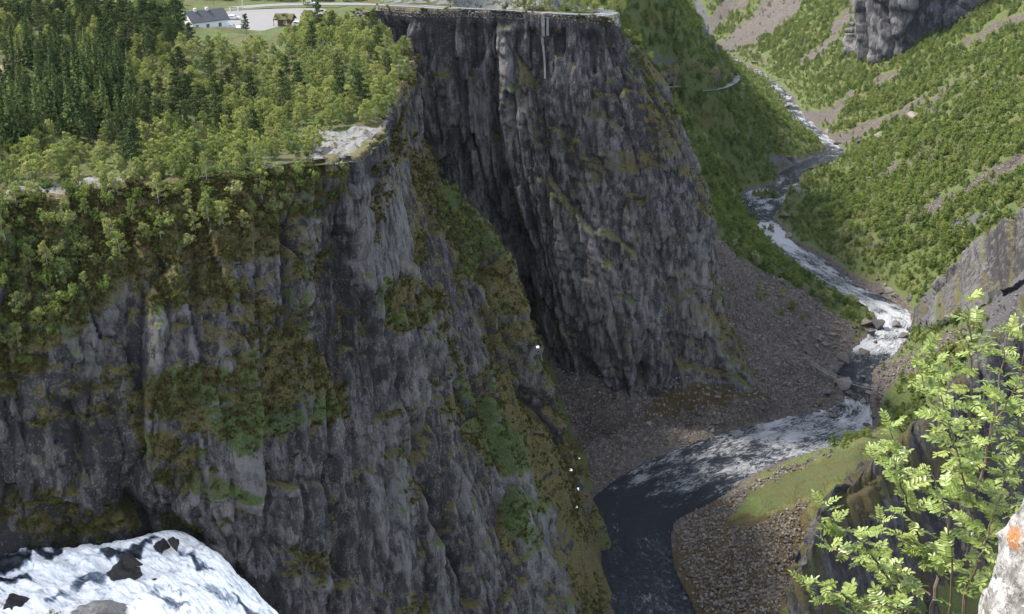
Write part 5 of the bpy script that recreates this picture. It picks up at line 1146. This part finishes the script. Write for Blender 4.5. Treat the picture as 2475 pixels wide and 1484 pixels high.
for i in range(nb2):
    for k in range(4): F_.append((4*i+k, 4*i+(k+1) % 4, 4*i+4+(k+1) % 4, 4*i+4+k))
MB().add(V, F_).build('deck', M['wood_pole'], fb)
for s_ in (-1, 1):
    MB().tube([p+pv_*.55*s_+np.array([0, 0, 1.1]) for p in bp], .035, 5).build('cable', M['steel'], fb)
    for p in bp[1:-1:2]: MB().tube([p+pv_*.5*s_, p+pv_*.55*s_+np.array([0, 0, 1.1])], .03, 4).build('hanger', M['steel'], fb)
    for e_ in (np.zeros(3), d_): MB().tube([e_+pv_*.6*s_-np.array([0, 0, 3.4]), e_+pv_*.6*s_+np.array([0, 0, 1.5])], .14, 6).build('tower_post', M['wood_pole'], fb)
# ------------------------------------------------------------------ foreground: rim ledge, lichen rock, rowan
xs = np.linspace(-5, 9, 90); yl = np.concatenate([np.linspace(-4, 6.4, 80), [6.5, 6.7, 7.0, 7.4]])
LX, LY = np.meshgrid(xs, yl, indexing='ij')
LZ = np.minimum(-1.75, -.84*LY-.45)+.10*fbm(LX/1.2, LY/1.2, 4, 71)-.12; LZ = np.where(LY > 6.45, LZ-(LY-6.4)*18, LZ)
tag(link('rim_ledge', np_mesh('rim_ledge', np.stack([LX, LY, LZ], -1).reshape(-1, 3), grid_faces(len(xs), len(yl)), True, {'veg': np.full(LX.size, .4), 'lush': np.zeros(LX.size), 'pale': np.zeros(LX.size), 'lean': np.zeros(LX.size), 'tone': np.zeros(LX.size)}), M['plateau']), kind='structure')
def lichen_mat():
    t = NT('lichen_granite'); P = t.new('ShaderNodeTexCoord').outputs['Object']
    n = t.noise(P, 9, 8, .78); g2 = t.noise(P, 34, 5, .75); col = t.mix(t.step(n, .38, .62), (.09, .082, .075), (.30, .29, .275))
    col = t.mix(t.step(g2, .56, .62), col, (.04, .038, .037))
    col = t.mix(t.step(t.noise(P, 5.5, 6, .7, .6), .56, .60), col, (.44, .44, .42)); col = t.mix(t.math('MULTIPLY', t.step(t.noise(P, 14, 6, .75), .58, .63), .8), col, (.085, .08, .078))
    s = t.new('ShaderNodeVectorMath', operation='DISTANCE'); t.L(P, s.inputs[0]); s.inputs[1].default_value = OR_C
    d = t.math('SUBTRACT', s.outputs['Value'], t.math('MULTIPLY', t.math('SUBTRACT', t.noise(P, 22, 6, .8), .5), .16))
    m = t.math('MULTIPLY', t.step(d, .068, .045), t.step(t.noise(P, 60, 4, .7), .36, .5))
    col = t.mix(m, col, t.mix(g2, (.17, .06, .016), (.36, .165, .05)))
    return t.fin(col, .9, t.bump(t.math('ADD', n, t.math('MULTIPLY', g2, .4)), .9, .03), .2)
rp = atY(2668, 1500, 3.8)
bm = bmesh.new(); bmesh.ops.create_icosphere(bm, subdivisions=6, radius=1.0)
P_ = np.array([v.co[:] for v in bm.verts]); nn = .035*facet(P_[:, 0]*1.6+P_[:, 2]*.9+5, P_[:, 1]*1.6+P_[:, 2]*1.3, 61, 1.2)[0]+.05*fbm(P_[:, 0]*4+P_[:, 2]*3, P_[:, 1]*4-P_[:, 2]*2, 4, 62)+.02*fbm(P_[:, 0]*14+P_[:, 2]*9, P_[:, 1]*14-P_[:, 2]*9, 3, 63)
for v, q in zip(bm.verts, nn): v.co = Vector(v.co)*(1+q); v.co.x *= .43; v.co.y *= .55; v.co.z *= .92
for v in bm.verts: v.co.x += .10*(v.co.z)
me = bpy.data.meshes.new('lichen_rock'); bm.to_mesh(me); bm.free(); me.polygons.foreach_set('use_smooth', np.ones(len(me.polygons), bool))
VR = np.array([v.co[:] for v in me.vertices]); lu_, lv_ = proj(VR+rp); ni = np.argmin((lu_-2452)**2+(lv_-1300)**2+np.where(VR[:, 1] < .1, 0, 1e6)); OR_C = tuple(VR[ni]); M['lichen'] = lichen_mat()
lr = tag(link('lichen_rock', me, M['lichen']), 'grey granite rock with white and orange lichen in the lower right corner', 'rock'); lr.location = rp

M['rowan_leaf'] = (lambda t: t)(None)
def rowan_leaf_mat():
    t = NT('rowan_leaf'); oi = t.new('ShaderNodeObjectInfo'); P = t.new('ShaderNodeTexCoord').outputs['Object']
    c = t.ramp(oi.outputs['Random'], [(0, (.165, .215, .048)), (.5, (.235, .285, .065)), (1, (.30, .335, .10))])
    c = t.mix(t.math('MULTIPLY', t.noise(P, 40, 3), .5), c, (.085, .135, .022))
    pb = t.b; pb.inputs['Roughness'].default_value = .38; pb.inputs['Specular IOR Level'].default_value = .45; t.L(c, pb.inputs['Base Color'])
    tr = t.new('ShaderNodeBsdfTranslucent'); mx = t.new('ShaderNodeMixShader'); mx.inputs[0].default_value = .38
    t.L(c, tr.inputs[0]); t.L(pb.outputs[0], mx.inputs[1]); t.L(tr.outputs[0], mx.inputs[2]); t.L(mx.outputs[0], t.out.inputs[0]); return t.m
M['rowan_leaf'] = rowan_leaf_mat(); M['rowan_bark'] = plain('rowan_bark', (.10, .075, .06), .7, .3, 30); M['rowan_twig'] = plain('rowan_twig', (.17, .12, .075), .7, .2, 30)
def pinnate(seed, pairs=6, L_=.145):
    rng = np.random.default_rng(seed); mb = MB(); droop = rng.uniform(.15, .55); curl = rng.uniform(-.3, .3)
    def spine(f): return np.array([f*L_, curl*.05*f*f, -droop*L_*f*f*.8+.02*f])
    mb.tube([spine(0), spine(.5), spine(1)], [.0016, .0012, .0007], 3, False)
    def leaflet(base, ang, ln, wd_, up):
        d = np.array([cos(ang), sin(ang), up]); d /= np.linalg.norm(d); s = np.array([-sin(ang), cos(ang), 0.]); n = np.cross(d, s); sag = rng.uniform(-.1, .25)*ln
        pts = []
        for f, w_ in ((0, .12), (.3, .85), (.62, 1.0), (.86, .6), (1, 0)): pts.append((f, w_*wd_))
        V = []
        for f, w_ in pts:
            c = base+d*ln*f-np.array([0, 0, 1])*sag*f*f; lift = n*abs(w_)*rng.uniform(.2, .45)
            V += [c-s*w_+lift, c, c+s*w_+lift]
        F_ = []
        for i in range(4): F_ += [(3*i, 3*i+1, 3*i+4, 3*i+3), (3*i+1, 3*i+2, 3*i+5, 3*i+4)]
        mb.add(V, F_)
    for k in range(pairs):
        f = .24+.70*k/(pairs-1); ln = .052*(1-.5*abs(f-.55))*rng.uniform(.85, 1.1)
        for s_ in (-1, 1): leaflet(spine(f), s_*rng.uniform(.95, 1.25), ln*1.12, .0108, rng.uniform(-.35, .25))
    leaflet(spine(1), curl, .055, .0108, -.2)
    m = mb.mesh('leaf'); m.materials.append(M['rowan_leaf']); return m
LF = [pinnate(30+i, random.choice((5, 6, 6, 7)), random.uniform(.115, .16)) for i in range(8)]
random.seed(9)
STEMS = [([(2235, 1640, 5.6), (2250, 1484, 5.7), (2275, 1350, 5.8), (2325, 1150, 5.95), (2346, 950, 6.05), (2342, 800, 6.1), (2338, 728, 6.1)], .016, .45),
 ([(2330, 1640, 5.3), (2332, 1450, 5.4), (2350, 1250, 5.5), (2392, 1050, 5.6), (2420, 890, 5.7), (2440, 800, 5.7)], .014, .35), ([(2235, 1640, 5.6), (2190, 1500, 5.6), (2140, 1390, 5.6), (2080, 1310, 5.6), (2030, 1270, 5.6), (1990, 1228, 5.6)], .011, .35),
 ([(2235, 1640, 5.6), (2130, 1510, 5.4), (2040, 1440, 5.3), (1985, 1420, 5.3), (1942, 1412, 5.3)], .008, .4), ([(2270, 1400, 5.75), (2210, 1270, 5.7), (2165, 1130, 5.6), (2150, 1030, 5.6)], .008, .15),
 ([(2420, 1640, 5.5), (2425, 1480, 5.6), (2445, 1250, 5.8), (2462, 1020, 5.9), (2474, 860, 5.9), (2480, 760, 5.9)], .012, .25), ([(2300, 1250, 5.9), (2225, 1160, 5.9), (2165, 1120, 5.9), (2112, 1105, 5.9)], .006, .1),
 ([(2325, 1150, 5.95), (2265, 1010, 6.1), (2228, 920, 6.15), (2218, 855, 6.15)], .007, .1), ([(2350, 1250, 5.5), (2310, 1080, 5.4), (2275, 960, 5.4), (2262, 880, 5.4)], .007, .1), ([(2250, 1440, 5.7), (2160, 1385, 5.8), (2070, 1350, 5.8), (2010, 1325, 5.8)], .006, .1),
 ([(2332, 1450, 5.4), (2372, 1330, 5.3), (2410, 1220, 5.3), (2430, 1130, 5.3)], .007, .15), ([(2275, 1350, 5.8), (2215, 1330, 5.6), (2160, 1290, 5.6), (2125, 1260, 5.6)], .005, .1), ([(2325, 1150, 5.95), (2365, 1020, 6.2), (2385, 930, 6.2)], .005, .15),
 ([(2250, 1500, 5.6), (2180, 1470, 5.4), (2110, 1460, 5.3), (2060, 1470, 5.3)], .005, .1), ([(2346, 1000, 6.05), (2300, 900, 6.1), (2285, 830, 6.1)], .005, .1), ([(2290, 1560, 5.5), (2300, 1400, 5.3), (2290, 1250, 5.2), (2240, 1130, 5.2)], .007, .25), ([(2392, 1050, 5.6), (2440, 960, 5.5), (2470, 900, 5.4)], .005, .1)]
base = atY(2250, 1600, 5.6); rw0 = tag(empty('rowan_shrub', tuple(base)), 'bright green sunlit rowan shrub with feathery leaves in the right foreground', 'shrub'); b0 = np.array(base); nleaf = 0
tips = []
for pts, r0, start in STEMS:
    P3 = densify(np.array([atY(*p) for p in pts]), 6)-b0; P3 += rg.normal(size=P3.shape)*.006; n = len(P3)
    MB().tube(P3, list(np.linspace(r0, .0022, n)), 6).build('stem', M['rowan_bark'] if r0 > .0075 else M['rowan_twig'], rw0)
    ln = np.concatenate([[0], np.cumsum(np.linalg.norm(P3[1:]-P3[:-1], axis=1))]); s = ln[-1]*start; az = random.random()*6.28
    while s < ln[-1] and nleaf < 296:
        p = np.array([np.interp(s, ln, P3[:, k]) for k in range(3)]); az += 2.3+random.uniform(-.4, .4); el = random.uniform(-.15, .6)
        o = link('leaf', random.choice(LF), None, rw0); o.location = p; o.rotation_euler = (random.uniform(-.5, .5), -el, az); sc = random.uniform(.6, .92)*(1.0 if s < ln[-1]*.85 else .8); o.scale = (sc,)*3; nleaf += 1
        s += random.uniform(.032, .058)
    for k in range(3):
        if nleaf >= 299: break
        o = link('leaf', random.choice(LF), None, rw0); o.location = P3[-1]; o.rotation_euler = (random.uniform(-.4, .4), -.7, az+k*2.1); o.scale = (.6,)*3; nleaf += 1
# the leaves beyond the first three hundred, as one part
VV = []; FF = []; nv = 0; lvs = [(np.array([v.co[:] for v in m_.vertices]), [tuple(q.vertices) for q in m_.polygons]) for m_ in LF]
for pts, r0, start in STEMS:
    P3 = densify(np.array([atY(*p) for p in pts]), 6)-b0; ln = np.concatenate([[0], np.cumsum(np.linalg.norm(P3[1:]-P3[:-1], axis=1))])
    for k in range(int(ln[-1]*(1-start)/.075)):
        s = ln[-1]*random.uniform(start, 1); p = np.array([np.interp(s, ln, P3[:, q]) for q in range(3)])+rg.normal(size=3)*.035
        R_ = np.array(Matrix.Rotation(random.random()*6.28, 3, 'Z')@Matrix.Rotation(-random.uniform(-.2, .7), 3, 'Y')@Matrix.Rotation(random.uniform(-.6, .6), 3, 'X')); V_l, F_l = random.choice(lvs)
        VV.append((V_l*random.uniform(.6, .95))@R_.T+p); FF += [tuple(i+nv for i in f) for f in F_l]; nv += len(V_l)
me = bpy.data.meshes.new('foliage'); me.from_pydata(np.concatenate(VV).tolist(), [], FF); fo = link('foliage', me, M['rowan_leaf'], rw0); fo['kind'] = 'stuff'
print('rowan leaves', nleaf)

# ------------------------------------------------------------------ valley air
HAZE = 0.000009
hz = MB().box(-900, 1900, -60, 2900, -330, 420).build('haze', None); hm = bpy.data.materials.new('valley_air'); hm.use_nodes = True; hn = hm.node_tree.nodes; hn.clear()
ho = hn.new('ShaderNodeOutputMaterial'); pv2 = hn.new('ShaderNodeVolumePrincipled'); pv2.inputs['Color'].default_value = (.80, .87, 1.0, 1); pv2.inputs['Density'].default_value = HAZE; pv2.inputs['Anisotropy'].default_value = .3
hm.node_tree.links.new(pv2.outputs[0], ho.inputs['Volume']); hz.data.materials.append(hm); hz['kind'] = 'stuff'; hz['label'] = 'thin bluish haze filling the valley'
